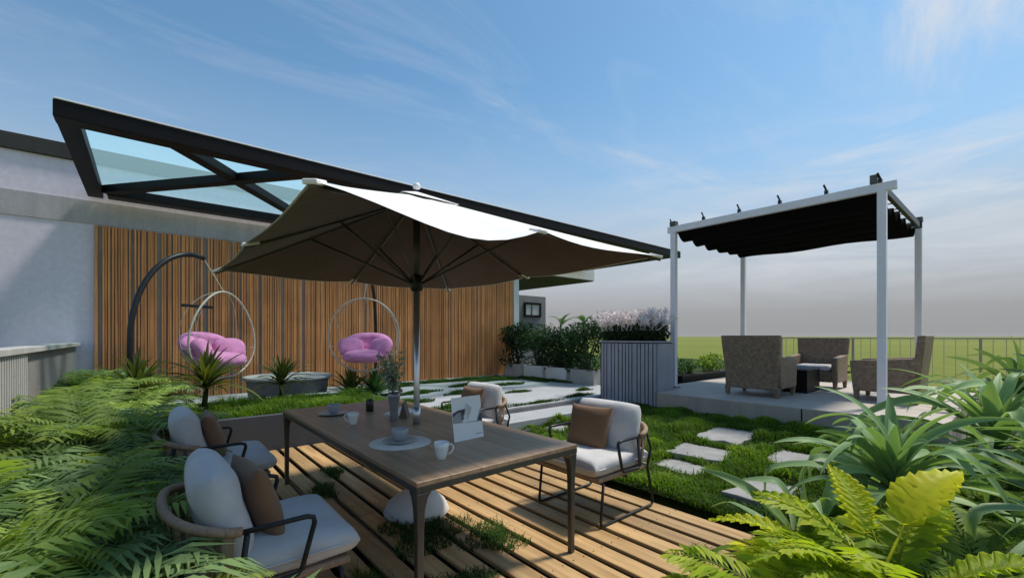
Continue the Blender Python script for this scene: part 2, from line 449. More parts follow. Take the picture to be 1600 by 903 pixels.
# ------------------------------------------------------------------ ground, lawns, paving
def struct(o): o['kind'] = 'structure'; return o
g = MB(); rings = [0, 12, 40, 140, 500, 1500, 6000]; nseg = 48
bm = bmesh.new(); loops = []
for r_ in rings[1:]:
    loops.append([bm.verts.new((r_*math.cos(2*math.pi*k/nseg), r_*math.sin(2*math.pi*k/nseg), -.06)) for k in range(nseg)])
for a, b_ in zip(loops, loops[1:]):
    for k in range(nseg): bm.faces.new((a[k], b_[k], b_[(k+1)%nseg], a[(k+1)%nseg]))
hole = [bm.verts.new(p) for p in ((-.05,1.22,-.06),(3.6,1.22,-.06),(3.6,6.39,-.06),(-.05,6.39,-.06))]
ed = [bm.edges.get((loops[0][k], loops[0][(k+1)%nseg])) for k in range(nseg)] + [bm.edges.new((hole[k], hole[(k+1)%4])) for k in range(4)]
bmesh.ops.triangle_fill(bm, edges=ed, use_beauty=True); bmesh.ops.recalc_face_normals(bm, faces=bm.faces)
me = bpy.data.meshes.new('ground'); bm.to_mesh(me); bm.free(); me.materials.append(M['field'])
struct(link(bpy.data.objects.new('ground', me)))

def hnoise(x, y):
    return (np.sin(2.1*x+1.3*y)+np.sin(3.7*x-2.9*y+1)+.7*np.sin(6.1*x+5.3*y+2)+.5*np.sin(11*x-9.7*y+.3))/3.2
CL = np.stack([3.65+RNG.random(170)*3.3, -1.5+RNG.random(170)*6.3, .10+.17*RNG.random(170), .03+.08*RNG.random(170)], 1)
def clumps(x, y):
    x = np.asarray(x, float); y = np.asarray(y, float); h = np.zeros(np.broadcast(x, y).shape)
    for cx_, cy_, r_, a_ in CL: h = np.maximum(h, a_*np.exp(-((x-cx_)**2+(y-cy_)**2)/r_**2))
    return h
def lawn_c(x, y): return lawn_z(x, y)+clumps(x, y)*~in_stone(np.atleast_1d(x), np.atleast_1d(y))
def lawn_z(x, y):
    t = np.clip((x-3.6)/2.6, 0, 1); t = t*t*(3-2*t)
    return .03+.16*t+.025*hnoise(x, y)*np.clip((x-3.6)/.3, 0, 1)
def sheet(x0, x1, y0, y1, zf, nx, ny):
    mb = MB()
    mb.grid([[(x0+(x1-x0)*i/nx, y0+(y1-y0)*j/ny, float(zf(x0+(x1-x0)*i/nx, y0+(y1-y0)*j/ny))) for j in range(ny+1)] for i in range(nx+1)][::-1])
    return mb
struct(sheet(3.62, 7.05, -3.5, 4.86, lawn_z, 60, 120).build('lawn', M['lawn_soil'], smooth=True))
struct(sheet(7.4, 24, 4.7, 30, lambda x, y: .2+.03*hnoise(x, y), 60, 80).build('lawn_beyond', M['lawn_soil'], smooth=True))
struct(sheet(-.1, 9, -4, 1.18, lambda x, y: (.02 if x < 3.6 else .0)+.02*hnoise(x, y), 60, 40).build('planting_bed_near', M['soil'], smooth=True))
struct(sheet(-.9, -.06, -3, 10.6, lambda x, y: .28+.03*hnoise(x, y), 10, 90).build('planting_bed', M['soil'], smooth=True))

# wooden deck boards (grain along Y)
mb = MB(); x = -.05; i = 0
while x < 3.55:
    ys = [1.25] + ([2.2+random.random()*3] if random.random() < .6 else []) + [6.38]
    for a, b_ in zip(ys, ys[1:]):
        mb.box((x, a+.002, -.026), (x+.151, b_-.002, random.uniform(-.002, .002)), random.random())
    x += .2
struct(mb.build('wood_deck', M['deck'], bevel=.004, seg=1))
mb = MB(); x = -.05
while x < 3.55:
    for yj in [1.32+.62*k for k in range(9)]:
        for dx in (.03,.124): mb.lathe([(.0045,.0),(.0045,.0035),(.003,.0042),(.0005,.0042)], 6, (x+dx, yj+random.uniform(-.006,.006), 0))
    x += .2
struct(mb.build('deck_screws', M['steel_black']))
mb = MB(); V0, V1 = (-.055,1.215), (3.61,6.395)
for a, b_ in (((V0[0],V0[1],-.5),(V1[0],V1[1],-.45)),((V0[0],V0[1],-.449),(V0[0]+.02,V1[1],-.03)),((V1[0]-.02,V0[1],-.449),(V1[0],V1[1],-.03)),((V0[0]+.021,V0[1],-.449),(V1[0]-.021,V0[1]+.02,-.03)),((V0[0]+.021,V1[1]-.02,-.449),(V1[0]-.021,V1[1],-.03))): mb.box(a, b_)
struct(mb.build('deck_void', M['deck_void']))  # added black box below the boards, its colour darkens the gaps like shade

# paved terrace, its step and the lower path
mb = MB(); mb.prism([(-.06,8.12),(3.1,8.12),(3.1,5.55),(8.5,5.55),(8.5,10.66),(-.06,10.66)], -.05, .30)
struct(mb.build('terrace', M['paving'], bevel=.012))
mb = MB(); mb.box((3.1,5.50,-.05),(8.5,5.548,.285)); struct(mb.build('terrace_kerb', M['kerb'], bevel=.005))
mb = MB(); mb.box((3.62,4.9,-.05),(6.95,5.498,.215)); struct(mb.build('path', M['paving'], bevel=.01))
# pergola patio
mb = MB(); mb.prism([(6.95,.55),(11.95,.55),(11.95,4.68),(7.58,4.68),(7.58,4.24),(6.95,4.24)], -.05, .50)
struct(mb.build('patio', M['patio'], bevel=.012))
mb = MB(); mb.box((6.944,1.985,.1),(6.949,2.0,.49)); struct(mb.build('patio_joint', M['deck_void']))

# stepping stones, irregular slabs in the grass
def slab(cx, cy, sx, sy, rot, seed):
    rr = random.Random(seed); pts = []
    for k in range(16):
        a = 2*math.pi*k/16; c, s = math.cos(a), math.sin(a)
        q = max(abs(c), abs(s)); px, py = c/q*sx/2, s/q*sy/2
        f = 1-rr.random()*.10
        if rr.random() < .18: f -= .18
        px *= f; py *= f
        pts.append((cx+px*math.cos(rot)-py*math.sin(rot), cy+px*math.sin(rot)+py*math.cos(rot)))
    return pts
STONES = [(5.75,2.5,.95,.62,.05,1,'large grey stepping stone slab nearest the patio edge'),
          (4.95,2.42,.62,.72,.1,2,'cracked stepping stone slab half sunk in the grass beyond the armchair'),
          (4.42,2.38,.42,.6,-.1,3,'small stepping stone at the deck edge behind the armchair'),
          (5.35,1.55,.75,.6,.1,4,'grey stepping stone slab beside the strap leaved plant'),
          (4.35,1.55,.72,.52,.02,5,'pale stepping stone slab in front of the lime fern'),
          (4.75,4.5,.5,.4,.2,6,'lone flat stepping stone in the lawn by the lower path')]
for cx_, cy_, sx, sy, ro, sd, lab in STONES:
    z = float(lawn_z(cx_, cy_))
    mb = MB(); mb.prism(slab(cx_, cy_, sx, sy, ro, sd), z-.05, z+.035)
    o = mb.build('stepping_stone', M['step_stone'], bevel=.012); tag(o, lab, 'stepping stone', 'stepping stones in the lawn')

# grass blades ------------------------------------------------------
def blades(n, xf, h0, h1, wid, lean, zf, tintf=None, name='grass', mat=None, parent=None):
    """xf(n)->x,y arrays ; curved blades, three triangles each"""
    x, y = xf(n); n = len(x)
    z = zf(x, y)
    nz = hnoise(x*1.6, y*1.6)
    h = (h0+(h1-h0)*RNG.random(n))*(1+.55*nz)
    a = RNG.random(n)*2*np.pi; l = lean*(.3+RNG.random(n))*h
    dx, dy = np.cos(a), np.sin(a); wv = wid*(.6+.8*RNG.random(n))
    sx, sy = -dy*wv/2, dx*wv/2
    V = np.empty((n, 5, 3))
    V[:,0] = np.stack([x-sx, y-sy, z-.01], 1); V[:,1] = np.stack([x+sx, y+sy, z-.01], 1)
    V[:,2] = np.stack([x+dx*l*.35-sx*.7, y+dy*l*.35-sy*.7, z+h*.6], 1); V[:,3] = np.stack([x+dx*l*.35+sx*.7, y+dy*l*.35+sy*.7, z+h*.6], 1)
    V[:,4] = np.stack([x+dx*l, y+dy*l, z+h*(1-.25*lean)], 1)
    b = np.arange(n)[:,None]*5
    T = np.concatenate([b+np.array([[0,1,3]]), b+np.array([[0,3,2]]), b+np.array([[2,3,4]])], 0)
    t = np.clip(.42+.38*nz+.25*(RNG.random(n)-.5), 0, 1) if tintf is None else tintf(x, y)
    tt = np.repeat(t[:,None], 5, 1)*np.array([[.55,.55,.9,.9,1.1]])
    o = np_obj(name, V.reshape(-1,3), T, np.clip(tt, 0, 1).ravel(), mat or M['grass'], parent)
    return o
def in_stone(x, y):
    k = np.zeros(len(x), bool)
    for cx_, cy_, sx, sy, ro, sd, lab in STONES:
        ca, sa = math.cos(-ro), math.sin(-ro)
        lx = (x-cx_)*ca-(y-cy_)*sa; ly = (x-cx_)*sa+(y-cy_)*ca
        k |= (abs(lx) < sx*(.36+.12*RNG.random(len(x)))) & (abs(ly) < sy*(.36+.12*RNG.random(len(x))))
    return k
def lawn_pts(n):
    x = 3.6+RNG.random(n)*3.36; y = -2+RNG.random(n)*6.84
    keep = ~in_stone(x, y) & (hnoise(x*1.3+2, y*1.3) > -.75+.3*RNG.random(n)-.15)
    x, y = x[keep], y[keep]; return x, y
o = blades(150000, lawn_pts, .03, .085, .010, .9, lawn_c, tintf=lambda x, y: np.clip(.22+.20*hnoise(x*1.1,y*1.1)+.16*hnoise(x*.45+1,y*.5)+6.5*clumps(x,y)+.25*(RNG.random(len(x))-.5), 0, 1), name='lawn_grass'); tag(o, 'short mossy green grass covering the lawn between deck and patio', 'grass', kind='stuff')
def spill_pts(n):   # grass creeping over deck edge and path edge
    x = np.concatenate([3.5+RNG.random(n//2)*.2, 3.3+RNG.random(n//2)*3.6]); y = np.concatenate([1.2+RNG.random(n//2)*4.0, 4.78+RNG.random(n//2)*.2]); return x, y
def beyond_pts(n):
    x = 8.52+RNG.random(n)*5; y = 4.8+RNG.random(n)*7; return x, y
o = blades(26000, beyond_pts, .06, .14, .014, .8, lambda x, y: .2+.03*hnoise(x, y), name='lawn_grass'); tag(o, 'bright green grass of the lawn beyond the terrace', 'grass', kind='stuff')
# moss / low grass patches on terrace and deck
def patch_pts(cs):
    def f(n):
        xs = []; ys = []
        tot = sum(a*b_ for _, _, a, b_ in cs)
        for cx_, cy_, a, b_ in cs:
            k = int(n*a*b_/tot); r_ = RNG.random(k)**.8; th = RNG.random(k)*2*np.pi
            f_ = 1+.25*np.sin(3*th+cx_*9)+.15*np.sin(5*th+cy_*7)
            xs.append(cx_+a*r_*f_*np.cos(th)); ys.append(cy_+b_*r_*f_*np.sin(th))
        return np.concatenate(xs), np.concatenate(ys)
    return f
TP = [(4.0,6.2,.42,.16),(4.9,6.7,.5,.14),(3.7,7.1,.35,.2),(5.2,7.6,.55,.16),(6.1,7.0,.3,.12),(4.2,8.2,.6,.16),(5.8,8.7,.45,.14),(6.9,8.2,.45,.14),
      (3.5,9.1,.45,.2),(7.4,9.3,.9,.28),(8.2,8.5,.3,.9),(6.2,9.9,1.6,.25),(4.6,9.6,.4,.2),(3.3,6.0,.3,.25),(6.6,5.75,.4,.07),(5.3,5.62,.7,.05),(7.4,6.3,.22,.1),(3.3,8.0,.3,.15),(3.6,5.8,.5,.15)]
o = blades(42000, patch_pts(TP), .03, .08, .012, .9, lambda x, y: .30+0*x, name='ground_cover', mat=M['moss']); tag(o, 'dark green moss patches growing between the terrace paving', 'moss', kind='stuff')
DP = [(1.62,2.95,.30,.34),(1.95,2.55,.2,.25),(1.3,4.35,.10,.22),(1.55,4.9,.10,.2),(1.5,2.15,.16,.18),(2.85,1.42,.16,.12),(1.02,2.5,.08,.2),(2.0,4.7,.08,.12)]
o = blades(5200, patch_pts(DP), .015, .075, .008, 1.3, lambda x, y: 0*x, name='ground_cover', mat=M['moss']); tag(o, 'dark tufts of grass sprouting through the wooden deck', 'grass', kind='stuff')

# ------------------------------------------------------------------ wall, wood screen, canopy
wallE = empty('terrace_wall', (0, 10.67, 0)); tag(wallE, 'pale lilac rendered wall with a black coping behind the hanging chairs', 'wall')
mb = MB(); mb.box((-9,0,-.05),(9.0,.3,4.55)); mb.build('rendered_wall', M['wall_paint'], wallE)
mb = MB(); mb.box((-9.03,-.05,4.551),(9.05,.36,4.82)); mb.build('coping', M['coping'], wallE, bevel=.01)
mb = MB(); mb.box((-9,-.014,3.48),(9.0,-.003,3.90)); mb.build('concrete_band', M['band'], wallE, bevel=.006)
mb = MB(); mb.box((9.003,-.10,-.05),(9.22,.3,3.93)); mb.build('pilaster', M['white_plaster'], wallE, bevel=.008)

scr = empty('wood_screen', (-.72, 10.62, .3)); tag(scr, 'wall panel of upright reddish brown timber strips', 'wall panel')
mb = MB(); mb.box((0,0,0),(9.71,.045,3.16)); mb.build('backing_board', M['slat_back'], scr)
mb = MB(); x = .0
while x < 9.66:
    wd = random.choice([.03,.035,.045,.06]); dp = random.uniform(.026,.050)
    if x+wd > 9.70: wd = 9.70-x
    if not (random.random() < (.13 if x < 3 else .025)):
        ln_ = random.gauss(0,.0014); mb_tilt = Matrix.Translation((x,0,0)) @ Matrix.Rotation(ln_,4,'Y')
        mb.box((.002,-dp,0.0),(wd-.002,-.002,3.17-random.uniform(0,.012)), min(1,max(0,max(.2,.55+random.gauss(0,.2)))), mb_tilt)
    x += wd + random.choice([.002,.004,.008,.016])
mb.build('timber_strips', M['slats'], scr, bevel=.003, seg=1)

CZ = 3.95; CX0, CX1, CY0, CY1 = -.80, 12.6, 7.02, 10.61
can = empty('glass_canopy', (CX0, CY1, CZ)); tag(can, 'black steel canopy frame with tinted glass jutting from the wall top', 'canopy')
off = Vector((CX0, CY1, CZ)); L = lambda x, y, z: (x-off.x, y-off.y, z-off.z)
mb = MB(); mb.box(L(CX0,CY0-.12,CZ-.02), L(CX1+.1,CY0+.12,CZ+.171)); mb.build('outer_beam', M['frame_black'], can, bevel=.008)
mb = MB(); mb.box(L(CX0+.01,CY0-.13,CZ+.172), L(CX1+.08,CY0+.08,CZ+.19)); mb.build('flashing', M['alu_white'], can, bevel=.004)
mb = MB(); mb.box(L(CX0,CY0+.122,CZ),L(CX0+.2,CY1-.002,CZ+.165)); mb.build('end_beam', M['frame_black'], can, bevel=.008)
mb = MB(); mb.box(L(CX1-.26,CY0+.122,CZ),L(CX1,CY1-.002,CZ+.165)); mb.build('end_beam', M['frame_black'], can, bevel=.008)
mb = MB(); mb.box(L(CX0+.262,CY1-.3,CZ+.003),L(CX1-.262,CY1-.003,CZ+.16)); mb.build('wall_beam', M['frame_black'], can, bevel=.008)
k = 0; x0 = -.55
while x0 < 11:
    for a, b_, dz in (((x0, CY1-.3), (x0+2.5, CY0+.1), .0), ((x0+.75, CY0+.1), (x0+3.3, CY1-.3), .012)):
        if b_[0] < CX1-.2:
            mb = MB(); mb.bar(L(a[0],a[1],CZ+.085+dz), L(b_[0],b_[1],CZ+.085+dz), .17, .13); mb.build('brace', M['frame_black'], can, bevel=.006)
    x0 += 3.3
mb = MB(); mb.grid([[L(CX0+.2,CY0+.05,CZ+.168),L(CX0+.2,CY1-.05,CZ+.168)],[L(CX1-.2,CY0+.05,CZ+.168),L(CX1-.2,CY1-.05,CZ+.168)]]); mb.build('glass_pane', M['glass'], can)

# annex with roof slab and grey tower with window
anx = empty('annex_building', (11, 14, 0)); tag(anx, 'white roofed annex with a grey tower and small black window past the wall end', 'building')
A = lambda x, y, z: (x-11, y-14, z)
mb = MB(); mb.box(A(9.24,10.70,3.63),A(13.2,17.4,4.07)); mb.build('roof_slab', M['white_plaster'], anx, bevel=.01)
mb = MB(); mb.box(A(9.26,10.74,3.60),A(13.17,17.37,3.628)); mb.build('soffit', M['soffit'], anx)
mb = MB(); mb.box(A(12.0,15.4,-.05),A(15.2,17.4,3.45)); mb.build('tower_wall', M['tower'], anx, bevel=.01)
mb = MB()
for a, b_ in (((13.72,15.33,2.42),(14.83,15.398,2.52)),((13.72,15.33,3.02),(14.83,15.398,3.12)),((13.72,15.33,2.521),(13.82,15.398,3.019)),((14.73,15.33,2.521),(14.83,15.398,3.019)),((14.2,15.345,2.521),(14.24,15.39,3.019))): mb.box(A(*a),A(*b_))
wf = mb.build('window_frame', M['frame_black'], anx)
mb = MB(); mb.box(A(13.821,15.37,2.521),A(14.729,15.396,3.019)); mb.build('window_pane', M['window_glass'], wf)

# parapet on the left
par = empty('parapet', (-.95, 4, 0)); tag(par, 'grey slatted parapet along the left fern bed', 'parapet')
mb = MB(); mb.box((-.09,-8,-.05),(.0,6.6,1.33)); mb.build('parapet_wall', M['parapet'], par)
mb = MB(); mb.box((-.12,-8,1.331),(.06,6.6,1.39)); mb.build('coping', M['stone'], par, bevel=.006)
mb = MB(); y = -7.9
while y < 2.4:
    mb.box((.001,y,.3),(.035,y+.035,1.329)); y += .085
mb.build('upright_slats', M['stone'], par, bevel=.003, seg=1)

# long raised bed behind the deck
bed = empty('raised_planter', (1.2, 6.4, 0)); tag(bed, 'long low charcoal raised planter at the end of the wooden deck', 'planter')
mb = MB()
for a, b_ in (((-1.28,0,-.05),(1.9,.10,.46)),((-1.28,1.6,-.05),(1.9,1.70,.46)),((-1.28,.101,-.05),(-1.18,1.599,.46)),((1.8,.101,-.05),(1.9,1.599,.46))): mb.box(a, b_)
mb.build('planter_wall', M['bed_grey'], bed, bevel=.006)
mb = MB(); mb.box((-1.178,.103,.2),(1.798,1.597,.42)); mb.build('soil', M['soil'], bed)
mb = MB(); mb.box((-1.3,1.585,.461),(1.92,1.72,.49)); mb.build('back_rim', M['stone'], bed, bevel=.004)
def bed_pts(n): return .05+RNG.random(n)*2.93, 6.52+RNG.random(n)*1.45
o = blades(15000, bed_pts, .06, .17, .012, .8, lambda x, y: .42+0*x, name='bed_grass', tintf=lambda x, y: np.clip(.3+.3*hnoise(x*2,y*2)+.2*RNG.random(len(x)), 0, 1)); tag(o, 'dense dark grass filling the charcoal raised planter', 'grass', kind='stuff')

# round stone seat
t = MB(); t.lathe([(.62,0),(.66,.1),(.70,.36),(.71,.40)], 48); 
rs = t.build('round_bench', M['kerb'], smooth=True, loc=(2.05,9.0,.3)); tag(rs, 'round concrete tub seat in front of the timber wall panel', 'seat')
t = MB(); t.lathe([(.70,.401),(.75,.405),(.76,.43),(.75,.455),(.70,.46),(.3,.455),(.001,.455)], 48); t.build('seat_slab', M['stone'], rs, smooth=True)

# ------------------------------------------------------------------ plants
def kite(mb, p, d, side, ln, wd, droop, tint, n=None):
    """leaflet: base, two sides, tip (bent)"""
    up = d.cross(side).normalized()
    m_ = p + d*(ln*.45) + up*(droop*.15*ln)
    tip = p + d*ln - Vector((0,0,droop*ln))
    mb.add([p, m_+side*(wd/2), tip, m_-side*(wd/2)], [(0,1,2,3)], tint)

def frond(mb, base, az, ln, e0, e1, leaf, npair, wd, tint0, rr, stem=.006, start=.12):
    p = Vector(base); seg = npair; pts = [p.copy()]; dirs = []
    wob = rr.uniform(-.25,.25)
    for i in range(seg):
        t = i/seg; e = e0+(e1-e0)*t**1.15; a = az+wob*t*t
        d = Vector((math.cos(e)*math.cos(a), math.cos(e)*math.sin(a), math.sin(e)))
        p = p + d*(ln/seg); pts.append(p.copy()); dirs.append(d)
    mb.tube(pts, [stem*(1-.8*i/seg) for i in range(seg+1)], 4, tint=tint0*.8)
    for i in range(seg):
        t = i/seg
        if t < start: continue
        d = dirs[i]; s = d.cross(Vector((0,0,1)))
        if s.length < .05: s = Vector((-math.sin(az), math.cos(az), 0))
        s.normalize()
        u = (t-start)/(1-start)
        ll = leaf*max(.12, math.sin(math.pi*(.18+.80*u)))**.8
        for sg in (-1,1):
            ld = (s*sg*.86+d*.5+Vector((0,0,.10+rr.uniform(-.12,.12)))).normalized()
            kite(mb, pts[i]+Vector((0,0,.002*sg)), ld, d, ll*rr.uniform(.85,1.1), wd, .22, min(1, max(0, tint0+rr.uniform(-.15,.2)*1+.25*(u-.5))))

def make_fern(name, mat, seed, nf=16, ln=.75, leaf=.17, npair=24, wd=.028, e0=(50,85), e1=(-40,-5), h=.0):
    rr = random.Random(seed); mb = MB()
    for k in range(nf):
        az = 2*math.pi*(k/nf)+rr.uniform(-.25,.25)
        frond(mb, (rr.uniform(-.03,.03), rr.uniform(-.03,.03), h), az, ln*rr.uniform(.7,1.1), R(rr.uniform(*e0)), R(rr.uniform(*e1)), leaf*rr.uniform(.85,1.1), npair, wd, rr.uniform(.15,.75), rr)
    return mb.build(name, mat)

def strap_leaf(mb, base, az, ln, e0, e1, wd, tint, rr, n=12, fold=.25, twist=0.0, sharp=1.0, kink=0.0):
    p = Vector(base); rows = []; wob = rr.uniform(-.3,.3); kt = rr.uniform(.4,.75); kk = R(rr.uniform(25,75))*(rr.random() < kink)
    for i in range(n+1):
        t = i/n; e = e0+(e1-e0)*t**1.3-kk*max(0, min(1, (t-kt)/.1)); e = max(e, R(-88)); a = az+wob*t
        d = Vector((math.cos(e)*math.cos(a), math.cos(e)*math.sin(a), math.sin(e)))
        s = Vector((-math.sin(a), math.cos(a), 0)); u = s.cross(d)
        if u.z < 0: u = -u
        ca, sa = math.cos(twist*t), math.sin(twist*t); s2 = s*ca+u*sa; u2 = u*ca-s*sa
        w_ = wd*(min(1, .45+2.2*t) * max(0, 1-t**(2.2/sharp))**.8)
        rows.append([p-s2*(w_/2)+u2*(fold*w_/2), p-s2*(w_/4)+u2*(fold*w_/6), p, p+s2*(w_/4)+u2*(fold*w_/6), p+s2*(w_/2)+u2*(fold*w_/2)])
        p = p + d*(ln/n)
    b = len(mb.v)
    mb.grid(rows, tint)
    for i in range(n+1):
        for j in range(5):
            q = tint + (.22 if j in (0,4) else 0) + .15*(i/n)
            mb.t[b+i*5+j] = min(1, max(0, q))

def make_strap(name, mat, seed, nl=26, ln=.8, wd=.07, e0=(35,88), e1=(-65,20), h=.0, stem=0, kink=0.0):
    rr = random.Random(seed); mb = MB()
    if stem: mb.tube([(0,0,0),(rr.uniform(-.02,.02),0,stem*.5),(0,rr.uniform(-.02,.02),stem)], [.03,.024,.02], 8, tint=.1)
    for k in range(nl):
        az = k*2.39996+rr.uniform(-.3,.3); t = k/nl
        strap_leaf(mb, (0,0,h+stem+.06*t), az, ln*rr.uniform(.7,1.1)*(1-.25*t), R(e0[0]+(e0[1]-e0[0])*(t**.8)+rr.uniform(-8,8)), R(e1[0]+(e1[1]-e1[0])*t+rr.uniform(-15,15)), wd*rr.uniform(.8,1.15), rr.uniform(.15,.7), rr, n=18 if kink else 12, twist=rr.uniform(-.8,.8)*(1.8 if kink else 1), kink=kink)
    return mb.build(name, mat, smooth=True)

def broad_leaf(mb, base, az, stemlen, ln, wd, e0, e1, tint, rr, n=22, mcols=7, lobes=9, lob=.18, ribs=.012):
    p = Vector(base); d0 = Vector((math.cos(e0)*math.cos(az), math.cos(e0)*math.sin(az), math.sin(e0)))
    q = p+d0*stemlen
    mb.tube([p, p+d0*stemlen*.5, q], [.008,.007,.005], 6, tint=tint*.7)
    p = q; rows = []
    for i in range(n+1):
        t = i/n; e = e0+(e1-e0)*t
        d = Vector((math.cos(e)*math.cos(az), math.cos(e)*math.sin(az), math.sin(e)))
        s = Vector((-math.sin(az), math.cos(az), 0)); u = s.cross(d)
        if u.z < 0: u = -u
        prof = (math.sin(math.pi*min(1, t**.62))**.85)*(1-.15*t)
        sc_ = 1-lob*(.5+.5*math.cos(2*math.pi*t*lobes))*(1 if .08 < t < .95 else .3)
        w_ = wd*max(.01, prof)*sc_
        row = []
        for j in range(mcols):
            f = 2*j/(mcols-1)-1
            row.append(p + s*(f*w_/2) + u*(.18*w_*abs(f)**1.4 - .05*w_*f*f*f*f + ribs*math.cos(2*math.pi*(t*lobes-abs(f)*.9))*abs(f)) + d*(.10*w_*abs(f)))
        rows.append(row); p = p+d*(ln/n)
    b = len(mb.v); mb.grid(rows, tint)
    for i in range(n+1):
        for j in range(mcols):
            f = abs(2*j/(mcols-1)-1)
            mb.t[b+i*mcols+j] = min(1, max(0, tint+.22*f+.12*math.cos(2*math.pi*((i/n)*lobes-f*.9))-(.2 if f < .1 else 0)))

def leaf_cloud(mb, clumps, n, size, rr, outward=.6):
    for cx_, cy_, cz_, rx, ry, rz in clumps:
        for _ in range(n):
            while True:
                v_ = Vector((rr.uniform(-1,1), rr.uniform(-1,1), rr.uniform(-1,1)))
                if .15 < v_.length < 1: break
            v_ = v_*(.55+.45*rr.random()**.4/max(v_.length,.3)*v_.length)
            p = Vector((cx_+v_.x*rx, cy_+v_.y*ry, cz_+v_.z*rz))
            d = (v_.normalized()*outward+Vector((rr.gauss(0,.6),rr.gauss(0,.6),rr.gauss(0,.5)))).normalized()
            s = d.cross(Vector((rr.gauss(0,1),rr.gauss(0,1),rr.gauss(0,1)))).normalized()
            l_ = size*rr.uniform(.6,1.25)
            kite(mb, p, d, s, l_, l_*.45, .1, min(1,max(0,.3+.2*v_.z+rr.gauss(0,.2))))

def place(o, loc, rz=0, s=1.0, label=None, cat=None, group=None, tilt=(0,0)):
    o.location = loc; o.rotation_euler = (tilt[0], tilt[1], rz); o.scale = (s, s, s)
    return tag(o, label, cat, group)

# left fern bed : individual ferns
F1 = make_fern('fern', M['fern'], 1, 15, .95, .26, 26, .030, (45,85), (-45,-5))
F2 = make_fern('fern', M['fern_blue'], 2, 14, 1.0, .30, 26, .026, (45,85), (-50,-10))
F3 = make_fern('fern', M['fern'], 3, 15, .80, .20, 28, .030, (40,80), (-35,5))
FL = [F1, F2, F3]; used = set()
FLAB = ['bright green arching fern in the left bed beside the parapet', 'dark blue green palm like fern in the left bed beside the parapet', 'small leaved light green fern in the left bed beside the parapet']
spots = []
rr = random.Random(5)
yy = .95
while yy < 10.2:
    for xx in (-.72, -.38, -.1):
        if xx == -.1 and yy < 1.9: continue
        if xx == -.38 and yy < 1.3: continue
        spots.append((xx+rr.uniform(-.1,.1), yy+rr.uniform(-.15,.15)))
    yy += .62 if yy < 5 else .8
for i, (x, y) in enumerate(spots):
    k = (i*7+int(y*3)) % 3; o = FL[k]
    if k in used: o = o.copy(); col.objects.link(o)
    used.add(k)
    s = rr.uniform(.85,1.12)*(1 if x < -.2 else .8)
    place(o, (x, y, .26+(.22 if y > 4.5 else .05)), rr.uniform(0,6.28), s, FLAB[k], 'fern', 'ferns crowded in the left bed', (rr.uniform(-.12,.12), rr.uniform(-.12,.12)))
# lime broad-leaved plants among the ferns
def make_broad(name, mat, seed, nl, ln, wd, e0=(35,80), e1=(-45,-5), stem=.25, lob=.18, h=0):
    rr = random.Random(seed); mb = MB()
    for k in range(nl):
        az = k*2.39996+rr.uniform(-.3,.3); t = k/nl
        broad_leaf(mb, (0,0,h), az, stem*rr.uniform(.7,1.2), ln*rr.uniform(.75,1.1), wd*rr.uniform(.8,1.1), R(e0[0]+(e0[1]-e0[0])*t), R(rr.uniform(*e1)), rr.uniform(.1,.65), rr, lob=lob)
    return mb.build(name, mat, smooth=True)
B0 = make_broad('broadleaf_plant', M['lime'], 11, 11, .42, .20)
for i, (x, y, s, lab) in enumerate([(-.15,3.9,.9,'lime green broadleaf plant behind the nearer left armchair'), (-.45,2.4,.8,'lime green broadleaf plant lowest among the near ferns'), (-.3,5.4,1.0,'lime green broadleaf plant behind the farther left armchair')]):
    o = B0 if i == 0 else B0.copy()
    if i: col.objects.link(o)
    place(o, (x, y, .3), i*1.3, s, lab, 'plant', 'lime plants in the fern bed')

# spiky cordylines in the raised bed and near the wall
SP = make_strap('spiky_plant', M['spiky'], 21, 60, .55, .044, (5,88), (-55,70), 0, .24)
for i, (x, y, z, s, lab) in enumerate([(.62,7.25,.42,1.45,'dark spiky plant below the left hanging chair'), (1.66,7.75,.42,1.2,'small spiky plant in front of the round tub seat'), (-.1,7.2,.45,1.3,'yellowish spiky plant at the end of the fern bed'),
                                       ]):
    o = SP if i == 0 else SP.copy()
    if i: col.objects.link(o)
    place(o, (x, y, z), i*1.1, s, lab, 'plant', 'spiky plants around the raised bed')
# two bushy plants below the right hanging chair
rr = random.Random(31)
def make_bush(name, mat, seed, clumps, n, size, stems=True, base=0):
    rr = random.Random(seed); mb = MB(); leaf_cloud(mb, clumps, n, size, rr)
    o = mb.build(name, mat)
    if stems:
        sb = MB()
        for c in clumps:
            sb.tube([(rr.uniform(-.04,.04), rr.uniform(-.04,.04), base), (c[0]*.4, c[1]*.4, (c[2]+base)*.5), (c[0], c[1], c[2])], [.016,.012,.005], 6, tint=.3)
        sb.build('stems', M['bark'], o)
    return o
for i, (x, y, lab) in enumerate([(3.0,8.35,'yellowish bush below the left side of the right hanging chair'), (3.45,8.3,'dark leafy bush below the right side of the right hanging chair')]):
    o = make_strap('leafy_bush', M['spiky'] if i == 0 else M['hedge'], 33+i, 80, .45, .038, (20,88), (-30,75))
    place(o, (x, y, .3), i, 1.55, lab, 'bush', 'bushes below the right hanging chair')

